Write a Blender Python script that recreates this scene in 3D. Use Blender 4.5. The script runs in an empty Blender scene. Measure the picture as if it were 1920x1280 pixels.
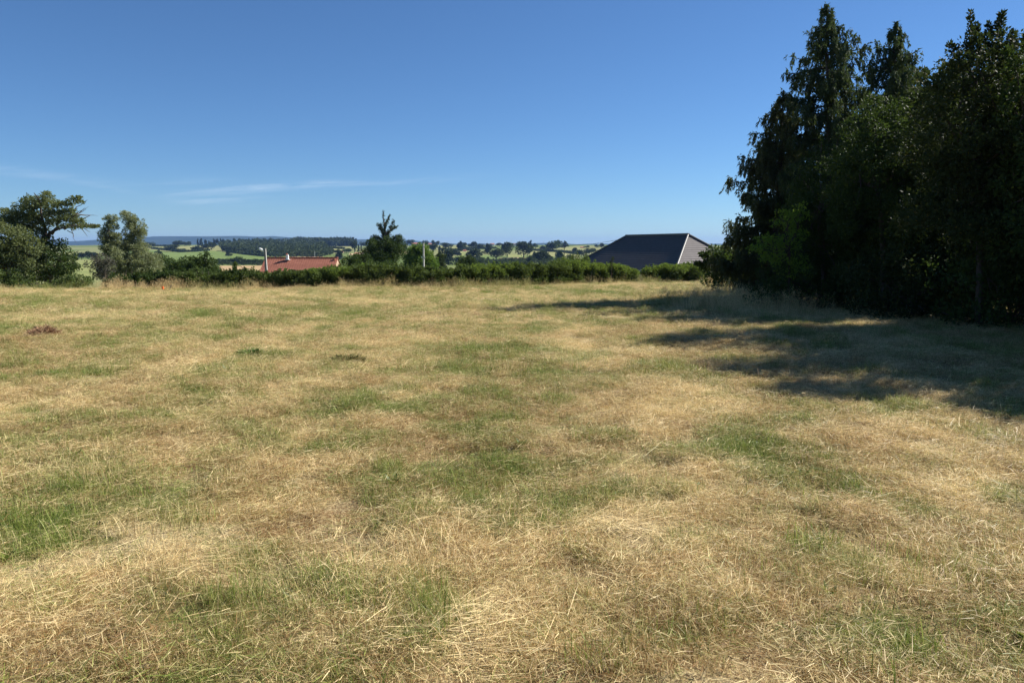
import bpy, math, random
import numpy as np
from mathutils import Vector
R = math.radians
rng = np.random.default_rng(7)
random.seed(7)
sc = bpy.context.scene
col = sc.collection

# ------------------------------------------------------------------ camera, sky, sun, exposure
F, HZN, CH = 1400.0, 460.0, 1.6            # focal length in px of the 1920 px photo, horizon row, eye height
PITCH = math.atan((640 - HZN) / F)
cam = bpy.data.cameras.new('camera')
cam.lens = F / 1920 * 36; cam.sensor_width = 36; cam.clip_end = 60000; cam.clip_start = .05
cam_o = bpy.data.objects.new('camera', cam); col.objects.link(cam_o)
cam_o.location = (0, 0, CH); cam_o.rotation_euler = (math.pi/2 - PITCH, 0, 0)
sc.camera = cam_o
SUN_EL = R(38.5); SUN_AZ = R(67)              # azimuth clockwise from +Y (straight ahead)
world = bpy.data.worlds.new('World'); sc.world = world; world.use_nodes = True
wn, wl = world.node_tree.nodes, world.node_tree.links
wn.clear()
sky = wn.new('ShaderNodeTexSky'); sky.sky_type = 'NISHITA'; sky.sun_disc = False
sky.sun_elevation = SUN_EL; sky.sun_rotation = SUN_AZ
sky.altitude = 500; sky.air_density = .88; sky.dust_density = 0; sky.ozone_density = 9
bg = wn.new('ShaderNodeBackground'); bg.inputs['Strength'].default_value = .054
wo = wn.new('ShaderNodeOutputWorld')
hsv = wn.new('ShaderNodeHueSaturation'); hsv.inputs['Saturation'].default_value = 1.0
grade = wn.new('ShaderNodeMix'); grade.data_type = 'RGBA'; grade.blend_type = 'MULTIPLY'; grade.inputs['Factor'].default_value = 1
grade.inputs['B'].default_value = (.965, 1.055, 1.08, 1)
wl.new(sky.outputs[0], grade.inputs['A']); wl.new(grade.outputs['Result'], hsv.inputs['Color'])
# thin cirrus wisps low over the hills: streaks stretched along the horizon in sky direction
tc = wn.new('ShaderNodeTexCoord'); sep = wn.new('ShaderNodeSeparateXYZ'); wl.new(tc.outputs['Generated'], sep.inputs[0])
def wmath(op, a, b=None, c=None):
    n = wn.new('ShaderNodeMath'); n.operation = op
    for i, v in enumerate((a, b, c)):
        if v is None: continue
        if isinstance(v, (int, float)): n.inputs[i].default_value = v
        else: wl.new(v, n.inputs[i])
    return n.outputs[0]
az = wmath('ARCTAN2', sep.outputs[0], sep.outputs[1]); el = wmath('ARCSINE', sep.outputs[2])
cv = wn.new('ShaderNodeCombineXYZ')
wl.new(wmath('MULTIPLY', az, 9.0), cv.inputs[0])
wl.new(wmath('MULTIPLY', wmath('SUBTRACT', el, wmath('MULTIPLY', az, .07)), 120.0), cv.inputs[1])
nz = wn.new('ShaderNodeTexNoise'); nz.inputs['Scale'].default_value = 1.4; nz.inputs['Detail'].default_value = 6; nz.inputs['Roughness'].default_value = .6
nz.inputs['Distortion'].default_value = .5
wl.new(cv.outputs[0], nz.inputs['Vector'])
def wisp(a0, e0, sa, se, slope, amt):
    da = wmath('DIVIDE', wmath('SUBTRACT', az, a0), sa)
    de = wmath('DIVIDE', wmath('SUBTRACT', wmath('SUBTRACT', el, e0), wmath('MULTIPLY', wmath('SUBTRACT', az, a0), slope)), se)
    r2 = wmath('ADD', wmath('MULTIPLY', da, da), wmath('MULTIPLY', de, de))
    return wmath('MULTIPLY', wmath('EXPONENT', wmath('MULTIPLY', r2, -1.0)), amt)
def sky_dir(px, py):
    u = (px-960)/F; v = (640-py)/F
    x, y, z = u, math.cos(PITCH)+v*math.sin(PITCH), -math.sin(PITCH)+v*math.cos(PITCH)
    return math.atan2(x, y), math.atan2(z, math.hypot(x, y))
acc = None
for px, py, wpx, hpx, slope, amt in ((405, 374, 60, 8, .02, .55), (480, 354, 110, 6, .09, .55), (610, 345, 110, 5, .03, .34), (60, 326, 110, 7, -.09, .28),
                                     (212, 354, 32, 4, -.15, .28), (350, 340, 60, 7, .06, .14), (800, 338, 80, 6, .08, .15)):
    a0, e0 = sky_dir(px, py)
    w_ = wisp(a0, e0, wpx/F, hpx/F, slope, amt)
    acc = w_ if acc is None else wmath('ADD', acc, w_)
thr = wn.new('ShaderNodeMapRange'); thr.inputs[1].default_value = .33; thr.inputs[2].default_value = .72
wl.new(nz.outputs[0], thr.inputs[0])
fac = wmath('MINIMUM', wmath('MULTIPLY', wmath('MULTIPLY', acc, .55), thr.outputs[0]), .5)
cm = wn.new('ShaderNodeMix'); cm.data_type = 'RGBA'
cm.inputs['B'].default_value = (9.5, 10.5, 11.5, 1)
wl.new(fac, cm.inputs['Factor']); wl.new(hsv.outputs[0], cm.inputs['A'])
wl.new(cm.outputs['Result'], bg.inputs['Color']); wl.new(bg.outputs[0], wo.inputs[0])

sun = bpy.data.lights.new('sun', 'SUN'); sun.energy = 5.0; sun.angle = R(.53); sun.color = (1, .95, .86)
sun_o = bpy.data.objects.new('sun', sun); col.objects.link(sun_o)
SV = Vector((math.sin(SUN_AZ)*math.cos(SUN_EL), math.cos(SUN_AZ)*math.cos(SUN_EL), math.sin(SUN_EL)))
sun_o.rotation_euler = SV.to_track_quat('Z', 'Y').to_euler()
sc.view_settings.view_transform = 'Standard'; sc.view_settings.look = 'None'
sc.view_settings.exposure = 0.97; sc.view_settings.gamma = 1; sc.view_settings.use_curve_mapping = False

# ------------------------------------------------------------------ helpers
def tag(o, label=None, cat=None, group=None, kind=None):
    if label: o['label'] = label
    if cat: o['category'] = cat
    if group: o['group'] = group
    if kind: o['kind'] = kind
    return o
def empty(name, loc, label, cat, group=None, rz=0):
    o = bpy.data.objects.new(name, None); col.objects.link(o); o.location = loc; o.rotation_euler = (0, 0, rz)
    o.empty_display_size = .2
    return tag(o, label, cat, group)
def link(name, me, mat=None, parent=None, world_coords=True):
    o = bpy.data.objects.new(name, me); col.objects.link(o)
    if len(me.polygons) < 8: me.polygons.foreach_set('use_smooth', np.zeros(len(me.polygons), bool))
    if mat and not me.materials: me.materials.append(mat)
    if parent:
        o.parent = parent
        if world_coords: o.location = -parent.location      # parents of world-space meshes are never rotated
    return o
def mesh_np(name, V, Fc, attrs=None, smooth=False):
    """V (n,3); Fc (m,k) same-size faces; attrs: dict of per-vertex floats"""
    me = bpy.data.meshes.new(name); V = np.ascontiguousarray(V, np.float32); Fc = np.ascontiguousarray(Fc, np.int32)
    me.vertices.add(len(V)); me.vertices.foreach_set('co', V.ravel())
    m, k = Fc.shape
    me.loops.add(m*k); me.loops.foreach_set('vertex_index', Fc.ravel())
    me.polygons.add(m); me.polygons.foreach_set('loop_start', np.arange(0, m*k, k, dtype=np.int32))
    me.polygons.foreach_set('loop_total', np.full(m, k, np.int32))
    me.update(calc_edges=True)
    me.polygons.foreach_set('use_smooth', np.full(m, bool(smooth)))
    for a, val in (attrs or {}).items():
        at = me.attributes.new(a, 'FLOAT', 'POINT'); at.data.foreach_set('value', np.ascontiguousarray(val, np.float32))
    return me
def vn(x, y, s, seed):
    """value noise 0..1"""
    x = np.asarray(x, float)/s; y = np.asarray(y, float)/s
    xi, yi = np.floor(x), np.floor(y); fx, fy = x-xi, y-yi
    fx = fx*fx*(3-2*fx); fy = fy*fy*(3-2*fy)
    def h(a, b):
        v = np.sin(a*127.1+b*311.7+seed*74.7)*43758.5453
        return v-np.floor(v)
    return (h(xi, yi)*(1-fx)+h(xi+1, yi)*fx)*(1-fy)+(h(xi, yi+1)*(1-fx)+h(xi+1, yi+1)*fx)*fy
def fbm(x, y, s, seed, o=3):
    v, a, t = 0, 1, 0
    for k in range(o):
        v = v+a*vn(x+k*13.1, y-k*7.7, s/2**k, seed+k); t += a; a *= .55
    return v/t
CP, SP = math.cos(PITCH), math.sin(PITCH)
def W(px, py, D):
    """the point at distance Y=D that the photo shows at px, py"""
    u = (px-960)/F; v = (640-py)/F
    x, y, z = u, CP+v*SP, -SP+v*CP
    k = D/y
    return np.array([x*k, D, CH+z*k])
def proj(x, y, z):
    z = z-CH
    d = y*CP-z*SP; u = y*SP+z*CP
    d = np.where(d < .1, .1, d)
    return 960+F*x/d, 640-F*u/d
EX = np.array([-200, 0, 200, 420, 640, 860, 1000, 1100, 1200, 1320, 1500], float)
EY = np.array([546, 545, 544, 543, 541.5, 539, 536, 533, 531.5, 530, 529], float)
ED = CH/((EY-HZN)/F-.02)
EXW = (EX-960)/F*ED
def edge(x): return np.interp(x, EXW, ED)
PS = np.array([-1e4, 0, 10, 22, 35, 60, 150, 300, 550, 950, 1550, 2150, 2700, 4000, 5500, 7500, 9500, 20000], float)
PZ = np.array([0, 0, -.35, -2.0, -3.2, -5.4, -11, -15, -16, -12.3, -5.8, .9, -8, -25, -30, -30, -30, -30], float)
def gh(x, y):
    x = np.asarray(x, float); y = np.asarray(y, float)
    s = np.where(y > 0, y-edge(x), 0)+np.maximum(np.abs(x)-45, 0)*.5*(y < 400)
    base = -.02*np.clip(y, -200, 55)
    amp = np.clip((s-200)/500, 0, 1)
    n = (fbm(x, y, 520, 3, 2)-.5)*6*amp+(fbm(x, y, 1500, 9, 1)-.5)*7*np.clip((s-900)/900, 0, 1)*np.clip((4000-s)/1500, 0, 1)
    return base+np.interp(s, PS, PZ)+n
def field_z(x, y):
    b = -.02*np.clip(y, -200, 55)
    return b+(fbm(x, y, 2.2, 21, 3)-.5)*.11+(fbm(x, y, .38, 5, 3)-.5)*.11+(fbm(x, y, 9, 31, 2)-.5)*.16*np.clip((y-4)/8, 0, 1)
def gz(x, y):
    return float(field_z(x, y)) if (y < edge(x)+2 and abs(x) < 42) else float(gh(x, y))
def hit(px, py, d0=60, d1=5000):
    """first place beyond the hedge where the sight line through px,py meets the terrain"""
    D = np.geomspace(d0, d1, 900)
    u = (px-960)/F; v = (640-py)/F
    y = CP+v*SP; k = D/y
    z = CH+(-SP+v*CP)*k; g = gh(u*k, D)
    b = np.nonzero(z <= g)[0]
    i = b[0] if len(b) else int(np.argmin(z-g))
    return D[i], u*k[i], float(g[i])

# ------------------------------------------------------------------ materials
def newmat(name):
    m = bpy.data.materials.new(name); m.use_nodes = True; nt = m.node_tree; nt.nodes.clear()
    out = nt.nodes.new('ShaderNodeOutputMaterial')
    return m, nt, out
def N(nt, typ, **kw):
    n = nt.nodes.new(typ)
    for k, v in kw.items():
        if k == 'inp':
            for a, b in v.items():
                if hasattr(b, 'is_output'): nt.links.new(b, n.inputs[a])
                else: n.inputs[a].default_value = b
        else: setattr(n, k, v)
    return n
def C4(c): return (c[0], c[1], c[2], 1)
def mixc(nt, f, a, b, blend='MIX'):
    n = N(nt, 'ShaderNodeMix', data_type='RGBA', blend_type=blend)
    for s, v in (('Factor', f), ('A', a), ('B', b)):
        if hasattr(v, 'is_output'): nt.links.new(v, n.inputs[s])
        else: n.inputs[s].default_value = v if not isinstance(v, tuple) else C4(v)
    return n.outputs['Result']
def mth(nt, op, a, b=None, c=None, clamp=False):
    n = N(nt, 'ShaderNodeMath', operation=op, use_clamp=clamp)
    for i, v in enumerate((a, b, c)):
        if v is None: continue
        if hasattr(v, 'is_output'): nt.links.new(v, n.inputs[i])
        else: n.inputs[i].default_value = v
    return n.outputs[0]
def attr(nt, name, typ='GEOMETRY'):
    return N(nt, 'ShaderNodeAttribute', attribute_name=name, attribute_type=typ).outputs['Fac']
def noise(nt, scale, detail=4, vec=None, rough=.55):
    n = N(nt, 'ShaderNodeTexNoise', inp={'Scale': scale, 'Detail': detail, 'Roughness': rough})
    if vec is None: vec = N(nt, 'ShaderNodeNewGeometry').outputs['Position']
    nt.links.new(vec, n.inputs['Vector'])
    return n.outputs['Fac']
def leaf_mat(name, a, b, trans=.3, rough=.55, patch=.5, spec=.12, c=None):
    m, nt, out = newmat(name)
    t = attr(nt, 'tint'); nn = noise(nt, patch, 3)
    f = mth(nt, 'ADD', mth(nt, 'MULTIPLY', t, .65), mth(nt, 'MULTIPLY', mth(nt, 'SUBTRACT', nn, .32), 1.1), clamp=True)
    colr = mixc(nt, f, a, b)
    if c: colr = mixc(nt, mth(nt, 'MULTIPLY', mth(nt, 'GREATER_THAN', t, .93), .7), colr, c)
    p = N(nt, 'ShaderNodeBsdfPrincipled', inp={'Base Color': colr, 'Roughness': rough+.15, 'Specular IOR Level': spec})
    tr = N(nt, 'ShaderNodeBsdfTranslucent', inp={'Color': mixc(nt, .55, colr, (b[0]*1.3, b[1]*1.3, b[2]*.5))})
    mx = N(nt, 'ShaderNodeMixShader', inp={0: trans, 1: p.outputs[0], 2: tr.outputs[0]})
    nt.links.new(mx.outputs[0], out.inputs[0])
    return m
def plain_mat(name, a, b, scale=6, rough=.85, bump=.3, spec=.25, stretch=None, detail=6):
    m, nt, out = newmat(name)
    pos = N(nt, 'ShaderNodeTexCoord').outputs['Object']
    if stretch: pos = N(nt, 'ShaderNodeMapping', inp={'Vector': pos, 'Scale': stretch}).outputs[0]
    n = noise(nt, scale, detail, pos, .65)
    f = N(nt, 'ShaderNodeMapRange', inp={0: n, 1: .3, 2: .7}).outputs[0]
    p = N(nt, 'ShaderNodeBsdfPrincipled', inp={'Base Color': mixc(nt, f, a, b), 'Roughness': rough, 'Specular IOR Level': spec})
    if bump:
        bp = N(nt, 'ShaderNodeBump', inp={'Height': n, 'Strength': bump, 'Distance': .02}); nt.links.new(bp.outputs[0], p.inputs['Normal'])
    nt.links.new(p.outputs[0], out.inputs[0])
    return m
def grass_color(nt, g, p, t, t2, far=False):
    """one colour for the mown meadow: brown stubble, pale straw, green regrowth"""
    fp = mth(nt, 'ADD', mth(nt, 'MULTIPLY', p, .8), mth(nt, 'MULTIPLY', mth(nt, 'SUBTRACT', t, .42), 1.6), clamp=True)
    c = mixc(nt, fp, (.31, .175, .068), (.95, .77, .42))
    fg = mth(nt, 'ADD', mth(nt, 'MULTIPLY', g, 1.25), mth(nt, 'MULTIPLY', mth(nt, 'SUBTRACT', t2, .62), 1.1), clamp=True)
    gr = mixc(nt, t, (.07, .12, .018), (.31, .37, .075))
    return mixc(nt, fg, c, gr)
def blade_mat(name, green_shift=0., trans=.35, bright=1.0):
    m, nt, out = newmat(name)
    g = attr(nt, 'green', 'INSTANCER'); p = attr(nt, 'pale', 'INSTANCER')
    t = attr(nt, 'tint'); t2 = attr(nt, 'tint2')
    if green_shift: g = mth(nt, 'ADD', g, green_shift)
    c = grass_color(nt, g, p, t, t2)
    if bright != 1: c = mixc(nt, 1.0, c, (bright, bright, bright), 'MULTIPLY')
    b = N(nt, 'ShaderNodeBsdfPrincipled', inp={'Base Color': c, 'Roughness': .5, 'Specular IOR Level': .3})
    tr = N(nt, 'ShaderNodeBsdfTranslucent', inp={'Color': c})
    mx = N(nt, 'ShaderNodeMixShader', inp={0: trans, 1: b.outputs[0], 2: tr.outputs[0]})
    nt.links.new(mx.outputs[0], out.inputs[0])
    return m
M = {}
def meadow_mat():
    m, nt, out = newmat('mown_meadow')
    g = attr(nt, 'green'); p = attr(nt, 'pale')
    pos = N(nt, 'ShaderNodeNewGeometry').outputs['Position']
    n1 = noise(nt, 60, 5, pos, .7); n2 = noise(nt, 23, 5, pos, .7)
    e1 = N(nt, 'ShaderNodeMapRange', inp={0: n1, 1: .3, 2: .7}).outputs[0]
    e2 = N(nt, 'ShaderNodeMapRange', inp={0: n2, 1: .3, 2: .7}).outputs[0]
    c = grass_color(nt, g, p, e1, e2)
    d = N(nt, 'ShaderNodeMapRange', inp={0: noise(nt, 90, 3, pos, .6), 1: .35, 2: .6}).outputs[0]
    c = mixc(nt, mth(nt, 'MULTIPLY_ADD', d, -.5, .78), c, (.075, .05, .03))  # dark soil tone, also painted in as shade in the gaps between tufts
    b = N(nt, 'ShaderNodeBsdfPrincipled', inp={'Base Color': c, 'Roughness': .95, 'Specular IOR Level': .1})
    bp = N(nt, 'ShaderNodeBump', inp={'Height': n1, 'Strength': .9, 'Distance': .03}); nt.links.new(bp.outputs[0], b.inputs['Normal'])
    nt.links.new(b.outputs[0], out.inputs[0])
    return m
M['meadow'] = meadow_mat()
M['blade'] = blade_mat('grass_blade'); M['straw'] = blade_mat('straw_stalk', 0, .25, 1.12)
M['bark'] = plain_mat('bark', (.035, .028, .022), (.10, .082, .065), 14, bump=.8, stretch=(1, 1, .25))
M['bark_pale'] = plain_mat('weathered_wood', (.22, .19, .16), (.42, .38, .33), 14, bump=.6, stretch=(1, 1, .3))
M['twig'] = plain_mat('twig', (.10, .08, .06), (.22, .18, .14), 10, bump=0)
M['cypress'] = leaf_mat('cypress_scales', (.028, .044, .022), (.075, .105, .048), .28, .6, .7)
M['cypress_b'] = leaf_mat('cypress_scales_brownish', (.036, .048, .022), (.095, .110, .048), .28, .6, .8)
M['hazel'] = leaf_mat('broad_leaf_dark', (.022, .040, .012), (.060, .094, .026), .28, .5, .6, c=(.16, .19, .03))
M['plum'] = leaf_mat('plum_leaf', (.020, .032, .012), (.052, .072, .024), .24, .5, .6, c=(.20, .15, .03))
M['lime'] = leaf_mat('sun_lightened_leaf', (.085, .15, .025), (.18, .27, .05), .5, .5, .9)  # yellow green, lightened to stand in for sunlight on the front bush
M['oak'] = leaf_mat('oak_leaf', (.070, .092, .036), (.165, .190, .085), .3, .55, .5)
M['willow'] = leaf_mat('grey_willow_leaf', (.11, .135, .070), (.26, .285, .175), .3, .6, .6)
M['greybush'] = leaf_mat('dusty_grey_twigs', (.055, .060, .045), (.12, .115, .095), .15, .8, .8)
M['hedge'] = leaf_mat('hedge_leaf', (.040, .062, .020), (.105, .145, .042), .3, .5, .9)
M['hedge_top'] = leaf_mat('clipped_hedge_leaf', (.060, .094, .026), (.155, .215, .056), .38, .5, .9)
M['walnut'] = leaf_mat('walnut_leaf', (.050, .100, .022), (.12, .19, .040), .38, .5, .7)
M['cedar'] = leaf_mat('cedar_needle', (.040, .062, .040), (.085, .115, .075), .1, .6, .8)
M['far_leaf'] = leaf_mat('far_tree_leaf', (.022, .038, .018), (.055, .076, .034), .2, .8, .02)
M['wood_leaf'] = leaf_mat('far_wood_leaf', (.030, .048, .024), (.075, .098, .048), .2, .8, .02)
M['far_leaf_light'] = leaf_mat('far_tree_leaf_light', (.028, .050, .016), (.066, .095, .032), .2, .8, .02)

# ------------------------------------------------------------------ geometry builders
def rand_unit(n):
    v = rng.normal(size=(n, 3)); return v/np.linalg.norm(v, axis=1)[:, None]
def nrm(v): return v/np.maximum(np.linalg.norm(v, axis=1), 1e-9)[:, None]
def kites(P, Dr, L, Wd, Nn=None, tint=None, tri=False):
    """leaf faces at P along Dr, length L, width Wd"""
    n = len(P); Dr = nrm(Dr)
    if Nn is None: Nn = rand_unit(n)
    S = nrm(np.cross(Dr, Nn)); L = np.broadcast_to(L, n)[:, None]; Wd = np.broadcast_to(Wd, n)[:, None]
    if tint is None: tint = rng.random(n)
    if tri:
        V = np.stack([P-S*Wd/2, P+S*Wd/2, P+Dr*L], 1); k = 3
    else:
        V = np.stack([P, P+Dr*L*.45+S*Wd/2, P+Dr*L, P+Dr*L*.45-S*Wd/2], 1); k = 4
    return V.reshape(-1, 3), np.arange(n*k).reshape(n, k), np.repeat(tint, k)
def tube_geo(paths, sides=5):
    """paths: list of (points (n,3), radii (n)) -> V, quads"""
    Vs, Fs, o = [], [], 0
    for P, r in paths:
        P = np.asarray(P, float); r = np.asarray(r, float); n = len(P)
        T = nrm(np.gradient(P, axis=0))
        ref = np.where(np.abs(T[:, 2:3]) > .9, np.array([[1., 0, 0]]), np.array([[0, 0, 1.]]))
        A = nrm(np.cross(T, ref)); B = np.cross(T, A)
        th = np.arange(sides)/sides*2*np.pi
        ring = P[:, None]+r[:, None, None]*(A[:, None]*np.cos(th)[None, :, None]+B[:, None]*np.sin(th)[None, :, None])
        Vs.append(ring.reshape(-1, 3))
        i = np.arange(n-1)[:, None]*sides+np.arange(sides)[None]; j = np.arange(n-1)[:, None]*sides+(np.arange(sides)[None]+1) % sides
        Fs.append(np.stack([i, j, j+sides, i+sides], -1).reshape(-1, 4)+o); o += n*sides
    return np.concatenate(Vs), np.concatenate(Fs)
def tubes(name, paths, mat, parent=None, sides=5):
    V, Fc = tube_geo(paths, sides)
    return link(name, mesh_np(name, V, Fc, smooth=True), mat, parent)
def wob(a, b, n, amp):
    a, b = np.asarray(a, float), np.asarray(b, float); t = np.linspace(0, 1, n)[:, None]
    L = np.linalg.norm(b-a); d = rng.normal(size=(n, 3))*amp*L; d[0] = d[-1] = 0
    return a+(b-a)*t+d
def blob_leaves(blobs, size, dens, clump=.34, ratio=.55, shell=.55, up=.15):
    """blobs (k,6): centre and radii -> leaves gathered in clumps, denser near each blob's surface. dens = leaves per m2 of clump surface"""
    Ps, Ds, Ts = [], [], []
    for b in blobs:
        c, r = np.array(b[:3]), np.array(b[3:6]); rm = r.mean()
        nc = int(max(5, 9+rm*6))
        cr = rm*clump*rng.uniform(.6, 1.25, nc)
        q = rand_unit(nc)*(rng.random(nc)**.33*(1-shell)+shell)[:, None]
        cc = c+q*r*.85
        nl = np.maximum((cr**2*12.6*dens).astype(int), 6)
        idx = np.repeat(np.arange(nc), nl); n = len(idx)
        d = rand_unit(n); rr = rng.random(n)**.4
        Ps.append(cc[idx]+d*(cr[idx]*rr)[:, None]*np.array([1, 1, .85]))
        Ds.append(d+rand_unit(n)*.8+np.array([0, 0, up])); Ts.append(np.clip(rng.random(n)*.7+rng.random(nc)[idx]*.3, 0, 1))
    P, Dd, T = np.concatenate(Ps), np.concatenate(Ds), np.concatenate(Ts)
    n = len(P); L = size*rng.uniform(.65, 1.35, n)
    return kites(P, Dd, L, L*ratio, tint=T)
def leafmesh(name, parts, mat, parent=None):
    Vs, Fs, Ts, o = [], [], [], 0
    for V, Fc, T in parts:
        Vs.append(V); Fs.append(Fc+o); Ts.append(T); o += len(V)
    V = np.concatenate(Vs)
    return link(name, mesh_np(name, V, np.concatenate(Fs), {'tint': np.concatenate(Ts)}), mat, parent)
def pxblobs(lst, D, depth=.6, copies=3):
    """(px, py, rx[, ry]) in photo pixels at distance D -> world blobs, repeated through the depth of the crown"""
    out = []; s = D/F
    for b in lst:
        px, py, rx = b[:3]; ry = b[3] if len(b) > 3 else rx
        for k in range(copies):
            dy = (k-(copies-1)/2)*depth*rx*s*1.2+rng.normal()*.1*rx*s if copies > 1 else 0
            c = W(px, py, D)+np.array([rng.normal()*.08*rx*s*copies, dy, 0])
            f = 1-.12*abs(k-(copies-1)/2)
            out.append((*c, rx*s*f, rx*s*f, ry*s*f))
    return out
def pxpath(pts, D, r0, r1, jit=.15):
    P = np.array([W(px, py, D) for px, py in pts]); n = len(P)
    if n > 2: P[1:, 1] += np.cumsum(rng.normal(size=n-1)*jit)
    k = 3*(n-1)+1; t = np.linspace(0, n-1, k)
    Q = np.stack([np.interp(t, np.arange(n), P[:, i]) for i in range(3)], 1)
    Q[1:-1] += rng.normal(size=(k-2, 3))*r0*.25
    return Q, np.linspace(r0, r1, k)
def ground_base(px, D):
    x = (px-960)/F*D; return np.array([x, D, gz(x, D)])

# ------------------------------------------------------------------ SETTING: terrain beyond the hedge, fields
def inpoly(px, py, poly):
    c = np.zeros(px.shape, bool); n = len(poly)
    for i in range(n):
        x0, y0 = poly[i]; x1, y1 = poly[(i+1) % n]
        if y0 == y1: continue
        c ^= ((y0 > py) != (y1 > py)) & (px < (x1-x0)*(py-y0)/(y1-y0)+x0)
    return c
def land_mat(name, a, b, scale=.02, fine=.25, c=None):
    m, nt, out = newmat(name)
    pos = N(nt, 'ShaderNodeNewGeometry').outputs['Position']
    n1 = N(nt, 'ShaderNodeMapRange', inp={0: noise(nt, scale, 5, pos), 1: .32, 2: .68}).outputs[0]
    cc = mixc(nt, n1, a, b)
    n2 = N(nt, 'ShaderNodeMapRange', inp={0: noise(nt, fine, 4, pos), 1: .3, 2: .7, 3: .8, 4: 1.15}).outputs[0]
    cc = mixc(nt, 1.0, cc, N(nt, 'ShaderNodeCombineColor', inp={0: n2, 1: n2, 2: n2}).outputs[0], 'MULTIPLY')
    if c:   # a patchwork of parcels
        vo = N(nt, 'ShaderNodeTexVoronoi', inp={'Scale': .0045, 'Randomness': .8, 'Vector': pos})
        s = N(nt, 'ShaderNodeSeparateColor', inp={0: vo.outputs['Color']})
        cc = mixc(nt, mth(nt, 'GREATER_THAN', s.outputs[0], .52), cc, c)
    p = N(nt, 'ShaderNodeBsdfPrincipled', inp={'Base Color': cc, 'Roughness': .95, 'Specular IOR Level': .05})
    nt.links.new(p.outputs[0], out.inputs[0])
    return m
LM = {'meadow_green': land_mat('pasture_green', (.125, .175, .05), (.165, .215, .065)),
      'straw': land_mat('dry_pasture', (.21, .215, .085), (.28, .275, .115)),
      'brown': land_mat('ploughed_tan', (.36, .25, .13), (.42, .31, .17)),
      'tan_pink': land_mat('stubble_tan', (.47, .34, .2), (.56, .41, .25)),
      'mid': land_mat('pasture_mid', (.18, .21, .07), (.26, .27, .10)),
      'land': land_mat('countryside', (.09, .135, .035), (.15, .18, .055), c=(.19, .20, .08))}
FIELDS = [  # name, material, polygon in photo pixels, distance range
 ('green_pasture', 'meadow_green', [(240,466),(280,468),(310,471),(340,473),(367,472),(390,470),(413,471),(428,475),(460,478),(500,481),(520,490),(475,489),(440,488),(425,491.5),(405,491),(360,494),(240,500)], (400, 2600)),
 ('dry_hillside_field', 'straw', [(270,466),(317,462),(343,461.2),(387,460.2),(430,460.2),(420,471),(367,472),(340,473),(310,471),(280,468)], (700, 2600)),
 ('tan_valley_field', 'brown', [(413,498.5),(520,497),(520,515),(413,515)], (300, 1200)),
 ('small_green_field', 'mid', [(120,487),(180,485),(180,520),(120,520)], (200, 2000)),
 ('ridge_straw_field', 'straw', [(578,459.2),(664,461.6),(662,467),(597,463.3)], (700, 3000)),
 ('middle_straw_field', 'straw', [(598,465),(645,467.5),(642,474),(617,476.5)], (600, 3000)),
 ('stubble_strip', 'tan_pink', [(545,481),(603,481),(603,484.5),(545,484.5)], (300, 2000)),
 ('ochre_field', 'tan_pink', [(655,474.5),(690,475),(690,478.5),(655,478.5)], (300, 2000)),
 ('tan_field_beside_cedar', 'tan_pink', [(744,470.5),(766,471),(766,476),(744,476)], (300, 2000)),
 ('pasture_behind_walnut', 'straw', [(820,462),(884,464),(884,474),(838,472),(815,470)], (500, 3000)),
 ('sunny_pasture', 'meadow_green', [(853,480),(872,479),(870,488),(855,489)], (300, 2000)),
 ('pale_valley_pasture', 'mid', [(862,467),(884,468),(884,478),(862,479)], (300, 2000)),
 ('narrow_green_field', 'meadow_green', [(905,478),(925,478),(925,485),(905,485)], (300, 2000)),
 ('bare_tan_field', 'tan_pink', [(934,484),(966,482.6),(1004,485),(1003,491),(934,490)], (300, 2000)),
 ('striped_pasture', 'mid', [(952,478),(985,478),(985,482),(952,482)], (300, 2000)),
 ('sloping_pasture', 'straw', [(994,469.5),(1026,471.5),(1084,477),(1090,486),(1058,483),(1040,481),(994,478)], (400, 2500)),
 ('hilltop_pasture', 'straw', [(1046,464.5),(1072,462.2),(1104,464.5),(1150,466),(1150,476),(1086,474),(1046,471.5)], (500, 3000)),
 ('far_left_stubble', 'straw', [(845,458),(868,458.5),(866,461),(845,461)], (900, 3000)),
]
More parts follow.
